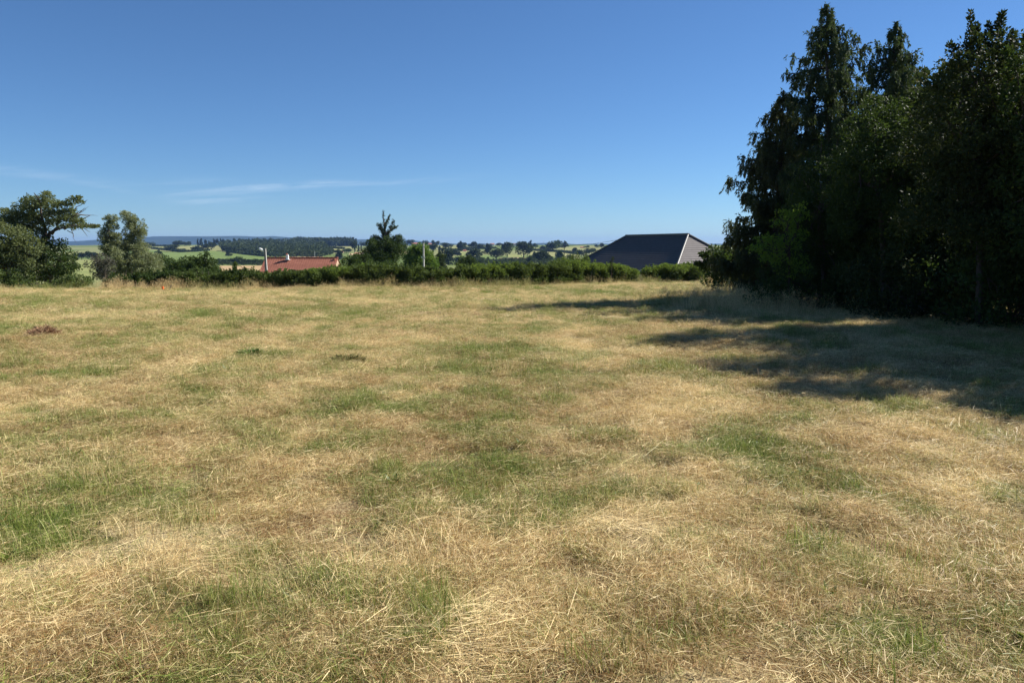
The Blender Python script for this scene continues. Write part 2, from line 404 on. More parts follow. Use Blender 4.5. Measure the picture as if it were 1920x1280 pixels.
def build_land():
    fine = np.arange(-36, 36.01, .14)
    az_ = np.radians(np.concatenate([np.arange(-180, -37, 6), fine, np.arange(40, 180.1, 5)]))
    r = np.unique(np.concatenate([np.arange(1, 30, 7), np.arange(30, 130, 4), np.geomspace(130, 420, 16), np.linspace(420, 2500, 90), np.geomspace(2560, 14000, 24)]))
    A, Rr = np.meshgrid(az_, r); X = Rr*np.sin(A); Y = Rr*np.cos(A)
    # distance measured straight ahead inside the view, so columns stay evenly spaced
    Z = gh(X, Y)
    inside = (Y < edge(X)+1.0) & (np.abs(X) < 47) & (Y > -26)
    Z = np.where(inside, Z-.45, Z)
    V = np.stack([X, Y, Z], -1).reshape(-1, 3); na = len(az_)
    i = (np.arange(len(r)-1)[:, None]*na+np.arange(na-1)[None])
    Q = np.stack([i, i+1, i+1+na, i+na], -1).reshape(-1, 4)[:, ::-1]
    c = V[Q].mean(1); px, py = proj(c[:, 0], c[:, 1], c[:, 2]); owner = np.zeros(len(Q), int)
    for k, (nm, mt, poly, (d0, d1)) in enumerate(FIELDS):
        s = (c[:, 1] > d0) & (c[:, 1] < d1) & inpoly(px, py, poly) & (owner == 0)
        owner[s] = k+1
    for k in range(len(FIELDS)+1):
        q = Q[owner == k]
        if not len(q): continue
        u, inv = np.unique(q, return_inverse=True)
        me = mesh_np('land', V[u], inv.reshape(-1, 4), smooth=True)
        nm, mt = ('countryside_terrain', 'land') if k == 0 else FIELDS[k-1][:2]
        tag(link(nm, me, LM[mt]), kind='structure')
build_land()

M['forest_hill'] = land_mat('forested_hill', (.022, .040, .018), (.045, .065, .028), .004, .03)
def ridge(name, D, prof, depth, seed, floor=-40, rough=1.0, step=3):
    """a long wooded ridge: crest heights read from the photo's skyline at distance D"""
    px = np.arange(prof[0][0], prof[-1][0]+1, step)
    top = np.interp(px, [p[0] for p in prof], [p[1] for p in prof])
    x = (px-960)/F*D; zt = CH+(HZN-top)/F*D
    zt = zt+(fbm(x, x*0, D/45, seed, 3)-.5)*rough*D/900
    rows = np.linspace(-1, 1.2, 15); V = []
    for t in rows:
        h = np.maximum(0, 1-abs(t)**1.6)
        yy = D+t*depth
        z = floor+(zt-floor)*h+(fbm(x, x*0+t*depth, D/30, seed+3, 2)-.5)*12*(1-h)*(h > 0)
        V.append(np.stack([x*(yy/D)**.2, np.full_like(x, yy), z], 1))
    V = np.concatenate(V); n = len(px)
    i = np.arange(len(rows)-1)[:, None]*n+np.arange(n-1)[None]
    Q = np.stack([i, i+1, i+1+n, i+n], -1).reshape(-1, 4)
    return tag(link(name, mesh_np(name, V, Q, smooth=True), M['forest_hill']), kind='structure')
ridge('distant_hills', 9000, [(-300,458),(60,457),(160,452),(280,445),(300,443.5),(330,443),(380,443.5),(450,442.5),(490,444),(520,443),(560,446),(600,449),(640,450),(680,449),(720,448.5),(770,450),(800,453),(860,457),(900,456),(940,458),(985,456),(1040,455),(1080,458),(1110,457),(1160,456.5),(1340,457),(1600,458),(2200,459)], 1500, 4, rough=.5)
ridge('wooded_plateau', 3600, [(-500,459),(60,459.5),(185,459.8),(230,461),(300,468),(420,480)], 500, 8, rough=.6)

# ------------------------------------------------------------------ SETTING: the mown meadow
GREENS = [(420,600,100,14,.5),(540,603,60,12,.5),(330,640,90,14,.5),(463,668,16,6,1.3),(230,650,60,14,.4),(590,615,60,10,.5),(860,700,80,25,.5),(900,655,110,18,.4),(650,592,80,8,.5),
 (180,700,130,18,.5),(700,745,90,22,.6),(1265,692,60,22,.9),(1212,740,45,15,.6),(840,812,110,38,.8),(560,850,130,22,.7),(150,965,180,45,.8),(300,915,160,34,.7),(60,1040,60,30,.5),(100,830,80,18,.4),
 (1080,580,80,7,.4),(960,610,80,10,.6),(1560,765,120,32,.8),(1330,845,130,32,.7),(1720,850,60,20,.7),(1790,1120,170,60,.9),(965,985,50,16,1.1),(790,1185,80,35,1.2),(420,1190,130,55,.6),(1450,900,90,26,.5),
 (1340,1200,40,15,.7),(1000,785,60,13,.4),(600,1220,60,35,.5),(1180,546,170,4,1.0),(100,578,120,9,.5),(250,590,90,8,.4),(560,1030,70,18,.4),(1100,880,60,22,.4),(700,930,60,20,.3),(320,1050,90,22,.3),
 (1600,930,60,16,.4),(1150,1110,90,30,.35),(500,560,150,4,.4),(820,560,120,4,.4),(40,690,60,14,.4),(1400,1000,60,16,.3),(1000,1170,60,25,.5),(1640,1230,90,30,.3),(1750,930,40,14,.6),(250,1230,120,30,.3),(760,600,40,7,.4)]
PALES = [(330,556,340,7,.5),(60,553,110,7,.5),(1000,562,210,9,.6),(268,735,46,12,.8),(600,735,160,11,.6),(760,685,70,12,.7),(90,905,120,36,.6),(420,868,150,16,.5),(1120,645,180,24,.5),(1290,745,80,16,.6),
 (850,645,100,14,.5),(350,1085,260,34,.6),(750,1085,110,55,.6),(1130,1005,120,18,.8),(1320,945,80,22,.7),(1810,905,160,50,.6),(1530,990,150,14,.7),(850,1250,170,28,.9),(620,612,120,12,.4),(1240,670,90,18,.5),
 (300,1180,200,60,.3),(560,860,90,10,.5),(580,800,120,10,.4),(1640,620,90,10,.4),(180,780,200,14,.4),(1250,590,200,6,.5),(1500,1150,120,40,.15),(200,630,120,8,.5),(60,620,60,10,.4)]
BROWNS = [(1180,905,200,42,.6),(730,915,130,26,.6),(560,965,130,26,.6),(420,960,90,26,.6),(1490,712,130,26,.5),(1400,680,60,14,.4),(1300,790,130,22,.5),(78,640,60,10,.7),(1500,1120,200,50,.4),(150,1185,120,50,.5),
 (1150,705,90,16,.4),(930,880,70,20,.4),(500,1020,120,20,.5),(900,1080,90,40,.2),(620,760,80,12,.3),(430,810,120,18,.4),(1250,640,60,8,.4),(700,1240,70,25,.4),(1840,1040,80,25,.3),(1640,830,80,14,.4),(1330,1070,200,26,.3)]
def tone(x, y):
    """green and pale shares (0..1) of the sward at x,y: patches where the photo has them, broken up by noise"""
    z = -.02*np.clip(y, -200, 55); px, py = proj(x, y, z); vis = y > 2
    wx = (fbm(x, y, .9, 41, 3)-.5); wy = (fbm(x, y, .9, 47, 3)-.5)
    sc_ = np.clip((py-HZN)/250, .05, 3)
    px = px+wx*220*sc_; py = py+wy*70*sc_
    def acc(lst):
        a = np.zeros(np.shape(x))
        for cx, cy, rx, ry, w in lst: a = a+w*np.exp(-((px-cx)/rx)**2-((py-cy)/ry)**2)
        return a*vis
    # long soft swaths left by the mower, curving round the meadow
    th = np.arctan2(y-14, x+22); rr = np.hypot(x+22, y-14)
    sw = fbm(rr*6+wx*3, th*22, 6.5, 61, 3); sw2 = fbm(rr*9+wy*3, th*14, 3.6, 67, 2)
    dist = np.clip((y-10)/20, 0, 1)
    g = .23+(fbm(x, y, 2.6, 51, 4)-.5)*.45+(fbm(x, y, .24, 53, 3)-.5)*1.5+(fbm(x, y, .7, 54, 3)-.5)*1.2+(.5-sw)*.7+acc(GREENS)*.42-acc(PALES)*.15-acc(BROWNS)*.2+.11*dist
    p = .31+(fbm(x, y, 1.8, 55, 4)-.5)*.35+(fbm(x, y, .25, 57, 3)-.5)*1.3+(fbm(x, y, .7, 58, 3)-.5)*.9+(sw-.5)*1.5+(sw2-.5)*.6+acc(PALES)*.5-acc(BROWNS)*.28+.14*dist
    return np.clip(g, 0, 1), np.clip(p, 0, 1)
def build_meadow():
    # finer grid near the camera: rows spaced geometrically, columns fanned
    xs = np.concatenate([np.linspace(-44, -12, 90), np.linspace(-11.8, 11.8, 200), np.linspace(12, 42, 90)])
    ts = np.concatenate([np.linspace(-24, 1.5, 40), np.geomspace(1.6, 60, 260)])
    X, Y = np.meshgrid(xs, ts)
    e = edge(xs)[None]+1.6
    Y = np.where(Y > 0, Y*np.minimum(1, e/60), Y)            # last row follows the hedge foot
    Z = field_z(X, Y); g, p = tone(X, Y)
    V = np.stack([X, Y, Z], -1).reshape(-1, 3); n = len(xs)
    i = np.arange(len(ts)-1)[:, None]*n+np.arange(n-1)[None]
    Q = np.stack([i, i+1, i+1+n, i+n], -1).reshape(-1, 4)
    me = mesh_np('meadow', V, Q, {'green': g.ravel(), 'pale': p.ravel()}, smooth=True)
    tag(link('meadow_ground', me, M['meadow']), kind='structure')
build_meadow()

# grass: tuft shapes scattered by geometry nodes
def blades(n, rad, h, w, lean, curl, flat=False, heading=None, hspread=.5, seg=3):
    """n blades of grass rising from a disc; flat: stalks lying on the ground"""
    a = rng.random(n)*2*np.pi; r = rad*np.sqrt(rng.random(n)); base = np.stack([r*np.cos(a), r*np.sin(a), np.zeros(n)], 1)
    L = rng.uniform(*h, n); wd = rng.uniform(*w, n)
    hd = rng.random(n)*2*np.pi if heading is None else heading+rng.normal(size=n)*hspread
    H = np.stack([np.cos(hd), np.sin(hd), np.zeros(n)], 1); S = np.stack([-np.sin(hd), np.cos(hd), np.zeros(n)], 1)
    tw = rng.normal(size=n)*.8; S = S*np.cos(tw)[:, None]+np.array([0, 0, 1.])*np.sin(tw)[:, None]*(.7 if flat else .2)
    if flat:
        base[:, 2] = rng.uniform(.004, .045, n); el0 = rng.normal(size=n)*.13; el1 = -rng.uniform(0, .35, n)*curl
    else:
        el0 = np.pi/2-np.abs(rng.normal(size=n))*lean; el1 = -rng.uniform(.3, 1.2, n)*curl
    rows = []; P = base.copy()
    for k in range(seg):
        t = k/seg; ww = wd*(1-.75*t*(not flat))/2
        rows.append(P-S*ww[:, None]); rows.append(P+S*ww[:, None])
        e = el0+el1*t
        P = P+(H*np.cos(e)[:, None]+np.array([0, 0, 1.])*np.sin(e)[:, None])*(L/seg)[:, None]
    rows.append(P-S*(wd*.12)[:, None]); rows.append(P+S*(wd*.12)[:, None])
    V = np.stack(rows, 1); k = V.shape[1]; V[:, :, 2] = np.maximum(V[:, :, 2], -.01)
    f = np.array([[2*j, 2*j+1, 2*j+3, 2*j+2] for j in range(seg)])
    Q = (np.arange(n)[:, None, None]*k+f[None]).reshape(-1, 4)
    return V.reshape(-1, 3), Q, np.repeat(rng.random(n), k), np.repeat(rng.random(n), k)
def merge(parts):
    Vs, Qs, A, B, o = [], [], [], [], 0
    for V, Q, a, b in parts:
        Vs.append(V); Qs.append(Q+o); A.append(a); B.append(b); o += len(V)
    return np.concatenate(Vs), np.concatenate(Qs), np.concatenate(A), np.concatenate(B)
def tuft_collection(name, makers, mat):
    c = bpy.data.collections.new(name)
    for k, mk in enumerate(makers):
        V, Q, a, b = merge(mk())
        me = mesh_np(name, V, Q, {'tint': a, 'tint2': b}); me.materials.append(mat)
        c.objects.link(bpy.data.objects.new(name, me))
    return c
def scatter(name, x, y, z, rot, scl, idx, attrs, collection, label=None):
    V = np.stack([x, y, z], 1); me = bpy.data.meshes.new(name)
    me.vertices.add(len(V)); me.vertices.foreach_set('co', V.astype(np.float32).ravel())
    at = me.attributes.new('rot', 'FLOAT_VECTOR', 'POINT'); at.data.foreach_set('vector', rot.astype(np.float32).ravel())
    at = me.attributes.new('scl', 'FLOAT_VECTOR', 'POINT'); at.data.foreach_set('vector', scl.astype(np.float32).ravel())
    at = me.attributes.new('idx', 'INT', 'POINT'); at.data.foreach_set('value', idx.astype(np.int32))
    for a, v in attrs.items():
        at = me.attributes.new(a, 'FLOAT', 'POINT'); at.data.foreach_set('value', v.astype(np.float32))
    o = bpy.data.objects.new(name, me); col.objects.link(o)
    ng = bpy.data.node_groups.new(name, 'GeometryNodeTree')
    ng.interface.new_socket('Geometry', in_out='INPUT', socket_type='NodeSocketGeometry')
    ng.interface.new_socket('Geometry', in_out='OUTPUT', socket_type='NodeSocketGeometry')
    n = ng.nodes; l = ng.links
    gi = n.new('NodeGroupInput'); go = n.new('NodeGroupOutput'); ip = n.new('GeometryNodeInstanceOnPoints')
    ci = n.new('GeometryNodeCollectionInfo'); ci.inputs['Collection'].default_value = collection
    ci.inputs['Separate Children'].default_value = True; ci.inputs['Reset Children'].default_value = True
    def na(nm, t):
        q = n.new('GeometryNodeInputNamedAttribute'); q.data_type = t; q.inputs['Name'].default_value = nm; return q.outputs['Attribute']
    e = n.new('FunctionNodeEulerToRotation'); l.new(na('rot', 'FLOAT_VECTOR'), e.inputs[0])
    l.new(gi.outputs[0], ip.inputs['Points']); l.new(ci.outputs[0], ip.inputs['Instance']); ip.inputs['Pick Instance'].default_value = True
    l.new(na('idx', 'INT'), ip.inputs['Instance Index']); l.new(e.outputs[0], ip.inputs['Rotation']); l.new(na('scl', 'FLOAT_VECTOR'), ip.inputs['Scale'])
    l.new(ip.outputs[0], go.inputs[0])
    md = o.modifiers.new('scatter', 'NODES'); md.node_group = ng
    return tag(o, label, kind='stuff')
def rand_field(n, d0, d1, spread=.86):
    """random places on the meadow between distances d0 and d1 (fan in front of the camera, with margin)"""
    D = np.sqrt(rng.uniform(d0*d0, d1*d1, n)); x = rng.uniform(-1, 1, n)*(spread*D+1.2)
    ok = (D < edge(x)+1.3) & (np.abs(x) < 41)
    return x[ok], D[ok]
def put(name, coll, nv, parts, mode='', label=None, tilt=.12, zoff=0., gs=(1, 1)):
    X, Y, S = [], [], []
    for n, d0, d1, s in parts:
        x, y = rand_field(n, d0, d1)
        g, p = tone(x, y); q = rng.random(len(x))
        if mode == 'green': k = q < np.clip(g*1.7-.25, .02, 1)
        elif mode == 'straw': k = q < np.clip(p*1.3-.12-g*.4, .05, 1)
        elif mode == 'brown': k = q < np.clip(1.15-g*.8, .1, 1)
        else: k = q < 2
        cl = fbm(x, y, .24, 83, 2); k &= rng.random(len(x)) < np.clip((cl-.36)*5, .06, 1)
        X.append(x[k]); Y.append(y[k]); S.append(s*(.75+.55*cl[k]))
    x = np.concatenate(X); y = np.concatenate(Y); s = np.concatenate(S); n = len(x)
    g, p = tone(x, y)
    g = np.clip(g+rng.normal(size=n)*.24, 0, 1); p = np.clip(p+rng.normal(size=n)*.30, 0, 1)
    rot = np.stack([rng.normal(size=n)*tilt, rng.normal(size=n)*tilt, rng.random(n)*2*np.pi], 1)
    if mode == 'straw':   # stalks lie along the mower's curving tracks
        th = np.arctan2(y-14, x+22)+np.pi/2; rot[:, 2] = th-.35*np.clip(1.4-y/14, 0, 1)+(fbm(x, y, 1.6, 71, 2)-.5)*2.6+rng.normal(size=n)*.25+(rng.random(n) < .5)*np.pi
    ss = s*rng.uniform(.7, 1.35, n); hz = rng.uniform(gs[0], gs[1], n)
    scl = np.stack([ss, ss, ss*hz], 1)
    relief = (fbm(x, y, .15, 91, 2)-.5)*.085*np.clip(1.5-y/14, .35, 1)
    return scatter(name, x, y, field_z(x, y)+zoff+relief, rot, scl, rng.integers(0, nv, n), {'green': g, 'pale': p}, coll, label)

stub = tuft_collection('stubble_tuft', [lambda: [blades(110, .15, (.02, .055), (.0015, .0032), .55, .8, seg=2), blades(65, .16, (.02, .07), (.0014, .0028), 1, .5, flat=True, seg=2)] for _ in range(4)], M['blade'])
thatch = tuft_collection('thatch_litter', [lambda: [blades(190, .19, (.02, .085), (.0011, .0023), 1, .6, flat=True, seg=2), blades(25, .15, (.03, .10), (.0015, .003), .9, .9, seg=3)] for _ in range(4)], M['blade'])
gtuft = tuft_collection('green_tuft', [lambda: [blades(75, .10, (.03, .095), (.002, .0045), .45, 1.1, seg=3)] for _ in range(4)], blade_mat('green_grass_blade', .55))
lie = tuft_collection('straw_bundle', [lambda: [blades(28, .22, (.06, .24), (.0014, .0032), 1, .8, flat=True, heading=0., hspread=.5, seg=4), blades(14, .2, (.04, .14), (.0015, .003), 1.1, .9, heading=0, hspread=1.2, seg=3)] for _ in range(5)], M['straw'])
LX = [(2200, 0.8, 5, 1), (5200, 5, 10, 1), (11000, 10, 20, 1.15), (22000, 20, 56, 1.7)]
put('short_stubble', stub, 4, [(5200, .8, 5, .9), (13000, 5, 10, 1), (17000, 10, 20, 1.2), (30000, 20, 56, 1.6)], '', 'short dry stubble of the mown meadow', gs=(.8, 1.4))
put('dry_grass_litter', thatch, 4, [(2400, .8, 5, 1), (5600, 5, 10, 1), (8500, 10, 20, 1.3), (12000, 20, 56, 1.9)], 'brown', 'brown clippings lying over the stubble', tilt=.16)
put('green_regrowth', gtuft, 4, [(4200, .8, 5, 1), (9500, 5, 10, 1), (15000, 10, 20, 1.25), (24000, 20, 56, 1.7)], 'green', 'fresh green grass growing through the stubble', gs=(.7, 1.5))
put('lying_straw', lie, 5, [(1100, .8, 5, .7), (3000, 5, 10, .85), (5000, 10, 20, 1.1), (7000, 20, 56, 1.5)], 'straw', 'pale cut straw lying in loose swaths', tilt=.08, zoff=.01)

# single long straws, bleached heaps, knots
def straw_heaps():
    heaps = [(1335,930,60,26,.9,.5),(1150,1000,90,18,.9,.25),(850,1258,130,26,1.2,.4),(740,1090,60,40,1.1,1.2),(1620,985,50,12,.8,.3),(1450,1040,60,12,.8,.5),(1290,748,60,12,1,.4),(600,852,70,10,.9,.3),
             (1820,905,110,26,.9,.3),(350,1075,120,14,.9,.15),(560,745,130,7,1,.2),(100,895,90,24,1,.4),(1180,650,120,14,1,.8),(1120,1005,80,12,1,.2),(268,735,40,8,1,.2),(1880,960,50,20,.9,.2),(760,690,60,8,1,.3),
             (1470,660,130,10,1.2,1.0),(1640,1110,60,12,.8,.4),(250,1100,120,20,.9,.2),(1700,600,160,10,1.2,.3),(950,1180,90,30,.8,.5)]
    X, Y, S, A, P = [], [], [], [], []
    for px, py, rx, ry, s, ang in heaps:
        n = int(13*s) + 3
        qx = px+rng.normal(size=n)*rx*.8; qy = py+rng.normal(size=n)*ry*.8; D = CH/((np.maximum(qy, HZN+60)-HZN)/F/1.0-.02)
        D = np.clip(D, 1.8, 40)
        X.append((qx-960)/F*D); Y.append(D); S.append(np.full(n, s)); A.append(ang+rng.normal(size=n)*.6)
    x, y, s, a = map(np.concatenate, (X, Y, S, A)); n = len(x)
    rot = np.stack([rng.normal(size=n)*.12, rng.normal(size=n)*.12, a], 1); ss = s*rng.uniform(.55, 1.0, n)
    scatter('straw_heap', x, y, field_z(x, y)+rng.uniform(.0, .03, n), rot, np.stack([ss, ss, ss*.9], 1), rng.integers(0, 5, n), {'green': np.zeros(n), 'pale': rng.uniform(.8, 1.2, n)}, lie, 'bleached straw gathered in loose heaps on the meadow')
straw_heaps()
def standing_clumps():
    X, Y, S, G, P = [], [], [], [], []
    for px, py, rx, ry, n, g, p in ((770,1110,90,55,45,.05,.95),(640,1100,200,45,40,.1,.8),(350,1080,220,60,40,.1,.75),(420,1190,120,50,60,.75,.3),(780,1190,80,40,55,1,.2),(1790,1110,140,50,70,.8,.3),(1300,735,70,20,45,.1,.95),
                                 (1200,650,140,25,70,.3,.85),(1260,700,60,18,40,.8,.5),(1480,1150,200,60,50,.2,.6),(100,900,110,40,60,.1,.9),(1130,1210,120,40,40,.6,.5),(300,990,200,40,40,.4,.5),(1000,740,120,30,40,.5,.5),(960,985,40,14,22,1,.2),(620,700,200,30,60,.4,.6)):
        qx = px+rng.normal(size=n)*rx*.6; qy = np.maximum(py+rng.normal(size=n)*ry*.6, HZN+90); D = np.clip(CH/((qy-HZN)/F-.02), 1.8, 40)
        X.append((qx-960)/F*D); Y.append(D); G.append(np.clip(g+rng.normal(size=n)*.15, 0, 1)); P.append(np.clip(p+rng.normal(size=n)*.15, 0, 1)); S.append(rng.uniform(.9, 1.9, n))
    x, y, s, g, p = map(np.concatenate, (X, Y, S, G, P)); n = len(x)
    rot = np.stack([rng.normal(size=n)*.2, rng.normal(size=n)*.2, rng.random(n)*6.28], 1)
    scatter('standing_grass', x, y, field_z(x, y), rot, np.stack([s*.8, s*.8, s*rng.uniform(.8, 1.3, n)], 1), rng.integers(0, 4, n), {'green': g, 'pale': p}, stand, 'longer blades the mower left standing')
stand = tuft_collection('standing_tuft', [lambda: [blades(14, .10, (.05, .12), (.0016, .0034), .5, .9, seg=3)] for _ in range(4)], M['blade'])
standing_clumps()
# leafy weeds
def rosette():
    n = 12; a = rng.random(n)*2*np.pi; P = np.stack([np.cos(a)*.01, np.sin(a)*.01, np.full(n, .01)], 1)
    Dr = np.stack([np.cos(a), np.sin(a), rng.uniform(.2, 1.1, n)], 1); L = rng.uniform(.04, .09, n)
    V, Q, T = kites(P, Dr, L, L*.42, Nn=np.tile([0, 0, 1.], (n, 1))); return [(V, Q, T, T)]
ros = tuft_collection('weed_rosette', [rosette]*4, blade_mat('weed_leaf', 1.0, .3, .75))
put('meadow_weeds', ros, 4, [(260, .8, 5, .55), (600, 5, 10, .7), (700, 10, 22, .8)], 'green', 'small broad leaved weeds in the greener patches', gs=(.8, 1.3))

# tall uncut grass: strip along the hedge foot and the bank under the conifers
def tall_makers():
    return [blades(46, .16, (.25, .62), (.004, .009), .28, .7, seg=4), blades(26, .18, (.12, .3), (.004, .009), .6, .9, seg=3)]
def seedy():
    parts = [blades(18, .14, (.45, .85), (.003, .006), .22, .6, seg=4), blades(25, .16, (.15, .4), (.004, .008), .5, .9, seg=3)]
    V, Q, a, b = parts[0]; tips = V.reshape(18, -1, 3)[:, -1]; P = np.repeat(tips, 9, 0)+rng.normal(size=(162, 3))*np.array([.015, .015, .05]); P[:, 2] -= .04
    v, q, t = kites(P, rand_unit(162)+np.array([0, 0, 1.2]), .035, .012); parts.append((v, q, t, t)); return parts
tall = tuft_collection('tall_tuft', [tall_makers, seedy, tall_makers, seedy], blade_mat('tall_dry_blade', -.05, .35))
def tall_strip():
    x = rng.uniform(-39, 17, 2600); y = edge(x)+rng.uniform(-.9, 1.7, 2600)**1
    k = rng.random(2600) < np.clip(.25+1.3*vn(x, y*0, 2.1, 5)+.25*(x > -12), 0, 1); x, y = x[k], y[k]; n = len(x)
    hh = (.24+.5*vn(x, x*0, 3.1, 8)+.35*vn(x, x*0, .8, 18))*rng.uniform(.6, 1.15, n)*(.6+.5*np.clip((y-edge(x)+.9)/1.2, 0, 1))
    g = np.clip(.30+.8*(vn(x, y, 2.7, 12)-.4)+.3*(x < -22), 0, .9); p = np.clip(.4+.6*vn(x, y, 1.7, 14), 0, 1)
    rot = np.stack([rng.normal(size=n)*.12, rng.normal(size=n)*.12, rng.random(n)*6.28], 1)
    scatter('tall_dry_grass', x, y, np.where(y < edge(x)+1.2, field_z(x, y), gh(x, y)), rot, np.stack([hh*1.25, hh*1.25, hh], 1), rng.integers(0, 4, n), {'green': g, 'pale': p}, tall, 'uncut dry grass along the foot of the hedge')
tall_strip()
def bank_grass():
    X, Y, H, G, P = [], [], [], [], []
    for px, D, sx, sy, n, h, g, p in ((1330, 31, 1.3, 2.2, 130, .8, .25, .6), (1390, 25.5, 1.3, 1.6, 230, .9, .12, .75), (1270, 27, .8, .8, 60, .75, .75, .1), (1450, 23.5, 1.2, 1.2, 80, .75, .2, .4),
                                      (1520, 21, 1.4, 1.0, 60, .5, .1, .4), (1350, 26.5, 1.2, .7, 60, .5, .3, .5), (1420, 16.2, 1.4, .6, 14, .3, .05, .9), (1560, 14, .7, .2, 8, .32, .05, .9), (1860, 15, 2.5, 1., 40, .25, .2, .3)):
        X.append((px-960)/F*D+rng.normal(size=n)*sx*.7); Y.append(D+rng.normal(size=n)*sy*.7); H.append(h*rng.uniform(.5, 1.2, n)); G.append(np.clip(g+rng.normal(size=n)*.15, 0, 1)); P.append(np.clip(p+rng.normal(size=n)*.2, 0, 1))
    x, y, h, g, p = map(np.concatenate, (X, Y, H, G, P)); n = len(x)
    rot = np.stack([rng.normal(size=n)*.15, rng.normal(size=n)*.15+.1, rng.random(n)*6.28], 1)
    scatter('tall_bank_grass', x, y, field_z(x, y), rot, np.stack([h*1.1, h*1.1, h], 1), rng.integers(0, 4, n), {'green': g, 'pale': p}, tall, 'tall seeding grass on the bank under the conifers')
bank_grass()

# ------------------------------------------------------------------ HEDGE along the far side of the meadow
TOPX = [190, 250, 300, 350, 400, 425, 437, 452, 475, 500, 540, 570, 600, 640, 680, 720, 760, 800, 830, 860, 890, 930, 980, 1030, 1060, 1100, 1130, 1170, 1192, 1200, 1205, 1215, 1240, 1280, 1320]
TOPY = [525, 520, 512, 512, 514, 516, 510, 507, 509, 514, 511, 510, 504, 502, 500, 500, 500, 504, 507, 503, 498, 497, 499, 496, 492, 492, 497, 499, 507, 513, 508, 502, 496, 496, 497]
def hedge_piece(x0, x1, label, mats=('hedge', 'hedge_top'), thick=.8, off=1.6, dens=560, wild=.5):
    x0w, x1w = x0, x1
    D0 = float(np.interp((x0+x1)/2, EX, ED))+off
    t = empty('hedge', tuple(ground_base((x0+x1)/2, D0)), label, 'hedge', 'hedge plants bordering the far side of the meadow')
    low, top, px = [], [], x0+6
    while px < x1-2:
        D = float(np.interp(px, EX, ED))+off; ty = float(np.interp(px, TOPX, TOPY))+rng.normal()*wild*2.6+1
        b = ground_base(px, D); zt = W(px, ty, D)[2]; h = max(zt-b[2], .4)
        for k in range(3):
            r = h*.27*rng.uniform(.7, 1.25)
            yy = rng.normal()*thick*.4
            low.append((b[0]+rng.normal()*.15, b[1]+yy, b[2]+h*.40, r*1.25, max(thick*.5, r), h*.44))
            top.append((b[0]+rng.normal()*.2, b[1]+yy, zt-r*rng.uniform(.5, 1.0), r*1.25, thick*.5, r*.8))
        for _ in range(rng.poisson(1.1*wild+.3)):
            top.append((b[0]+rng.normal()*.2, b[1]+rng.normal()*.3, zt+rng.uniform(-.05, .12), .05, .06, rng.uniform(.12, .3)))
        px += 6.5*45/D
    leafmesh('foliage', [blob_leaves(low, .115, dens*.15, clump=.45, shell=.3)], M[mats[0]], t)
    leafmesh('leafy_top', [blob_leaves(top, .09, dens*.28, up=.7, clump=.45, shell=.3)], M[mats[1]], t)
    P = []
    for k in range(int((x1-x0)/9)):
        q = ground_base(rng.uniform(x0+4, x1-4), D0); q[1] += rng.normal()*.2; q[2] = gz(q[0], q[1])-.05
        tubes('stem', [(wob(q, q+np.array([rng.normal()*.25, rng.normal()*.2, rng.uniform(.6, 1.1)]), 4, .05), np.linspace(.03, .01, 4))], M['bark'], t, 4)
    return t
for a in ((205, 268, 'low dark hedge plants between the grey willow trees and the grassy edge', ('hedge', 'hazel')),
          (262, 345, 'low bushy hedge behind the small orange marker in the meadow', ('hedge', 'hazel')),
          (338, 418, 'low soft bushes in the hedge, left of the dark rounded shrub', ('hedge', 'hedge')),
          (412, 466, 'dark rounded shrub in the hedge, left of the leaning white lamp post', ('hedge', 'hazel')),
          (458, 525, 'hedge stretch at the foot of the leaning white lamp post', ('hedge', 'hedge')),
          (518, 592, 'hedge stretch under the left half of the red tiled roof', ('hedge', 'hedge')),
          (585, 652, 'taller bright hedge stretch under the right end of the red tiled roof', ('hedge', 'hedge_top')),
          (645, 735, 'dark hedge stretch in front of the cedar', ('hedge', 'hedge')),
          (728, 802, 'hedge stretch between the cedar and the grey utility pole', ('hedge', 'hedge')),
          (795, 885, 'darker hedge stretch right of the grey utility pole', ('hedge', 'hedge')),
          (878, 975, 'hedge stretch below the far white houses and the thin mast', ('hedge', 'hedge_top')),
          (968, 1060, 'hedge stretch with mixed tops below the sloping pastures', ('hedge', 'hedge')),
          (1052, 1112, 'tall light green hedge end beside the left corner of the dark roof', ('hedge', 'hedge_top')),
          (1104, 1196, 'clipped bright green hedge in front of the dark tiled roof, left of the gap', ('hedge', 'hedge_top')),
          (1208, 1325, 'clipped bright green hedge in front of the dark tiled roof, right of the gap', ('hedge', 'hedge_top'))):
    hedge_piece(a[0], a[1], a[2], a[3], wild=.25 if a[0] > 1100 else .7)

# ------------------------------------------------------------------ TREES round the meadow
def blobtree(name, label, cat, D, blobs, trunk, mat, size, dens, group=None, depth=.7, copies=3, ratio=.55, trunk_r=.12, limbs=6, bark='bark', up=.1, clump=.34, extra=None, shell=.55):
    tp = trunk[0]; base = ground_base(tp[0], D); t = empty(name, tuple(base), label, cat, group)
    B = pxblobs(blobs, D, depth, copies)
    P, r = pxpath([(tp[0], tp[1])]+list(trunk[1:]), D, trunk_r, trunk_r*.45); P[0] = base-np.array([0, 0, .1])
    tubes('trunk', [(P, r)], M[bark], t, 7)
    arr = np.array([b[:3] for b in B]); L = []
    for k in rng.choice(len(arr), min(limbs*2, len(arr)), replace=False):
        s = P[rng.integers(len(P)//2, len(P))]; L.append((wob(s, arr[k], 6, .06), np.linspace(trunk_r*.4, .012, 6)))
    if L: tubes('limbs', L, M[bark], t, 5)
    parts = [blob_leaves(B, size, dens, ratio=ratio, up=up, clump=clump, shell=shell)]
    leafmesh('crown', parts, M[mat], t)
    return t

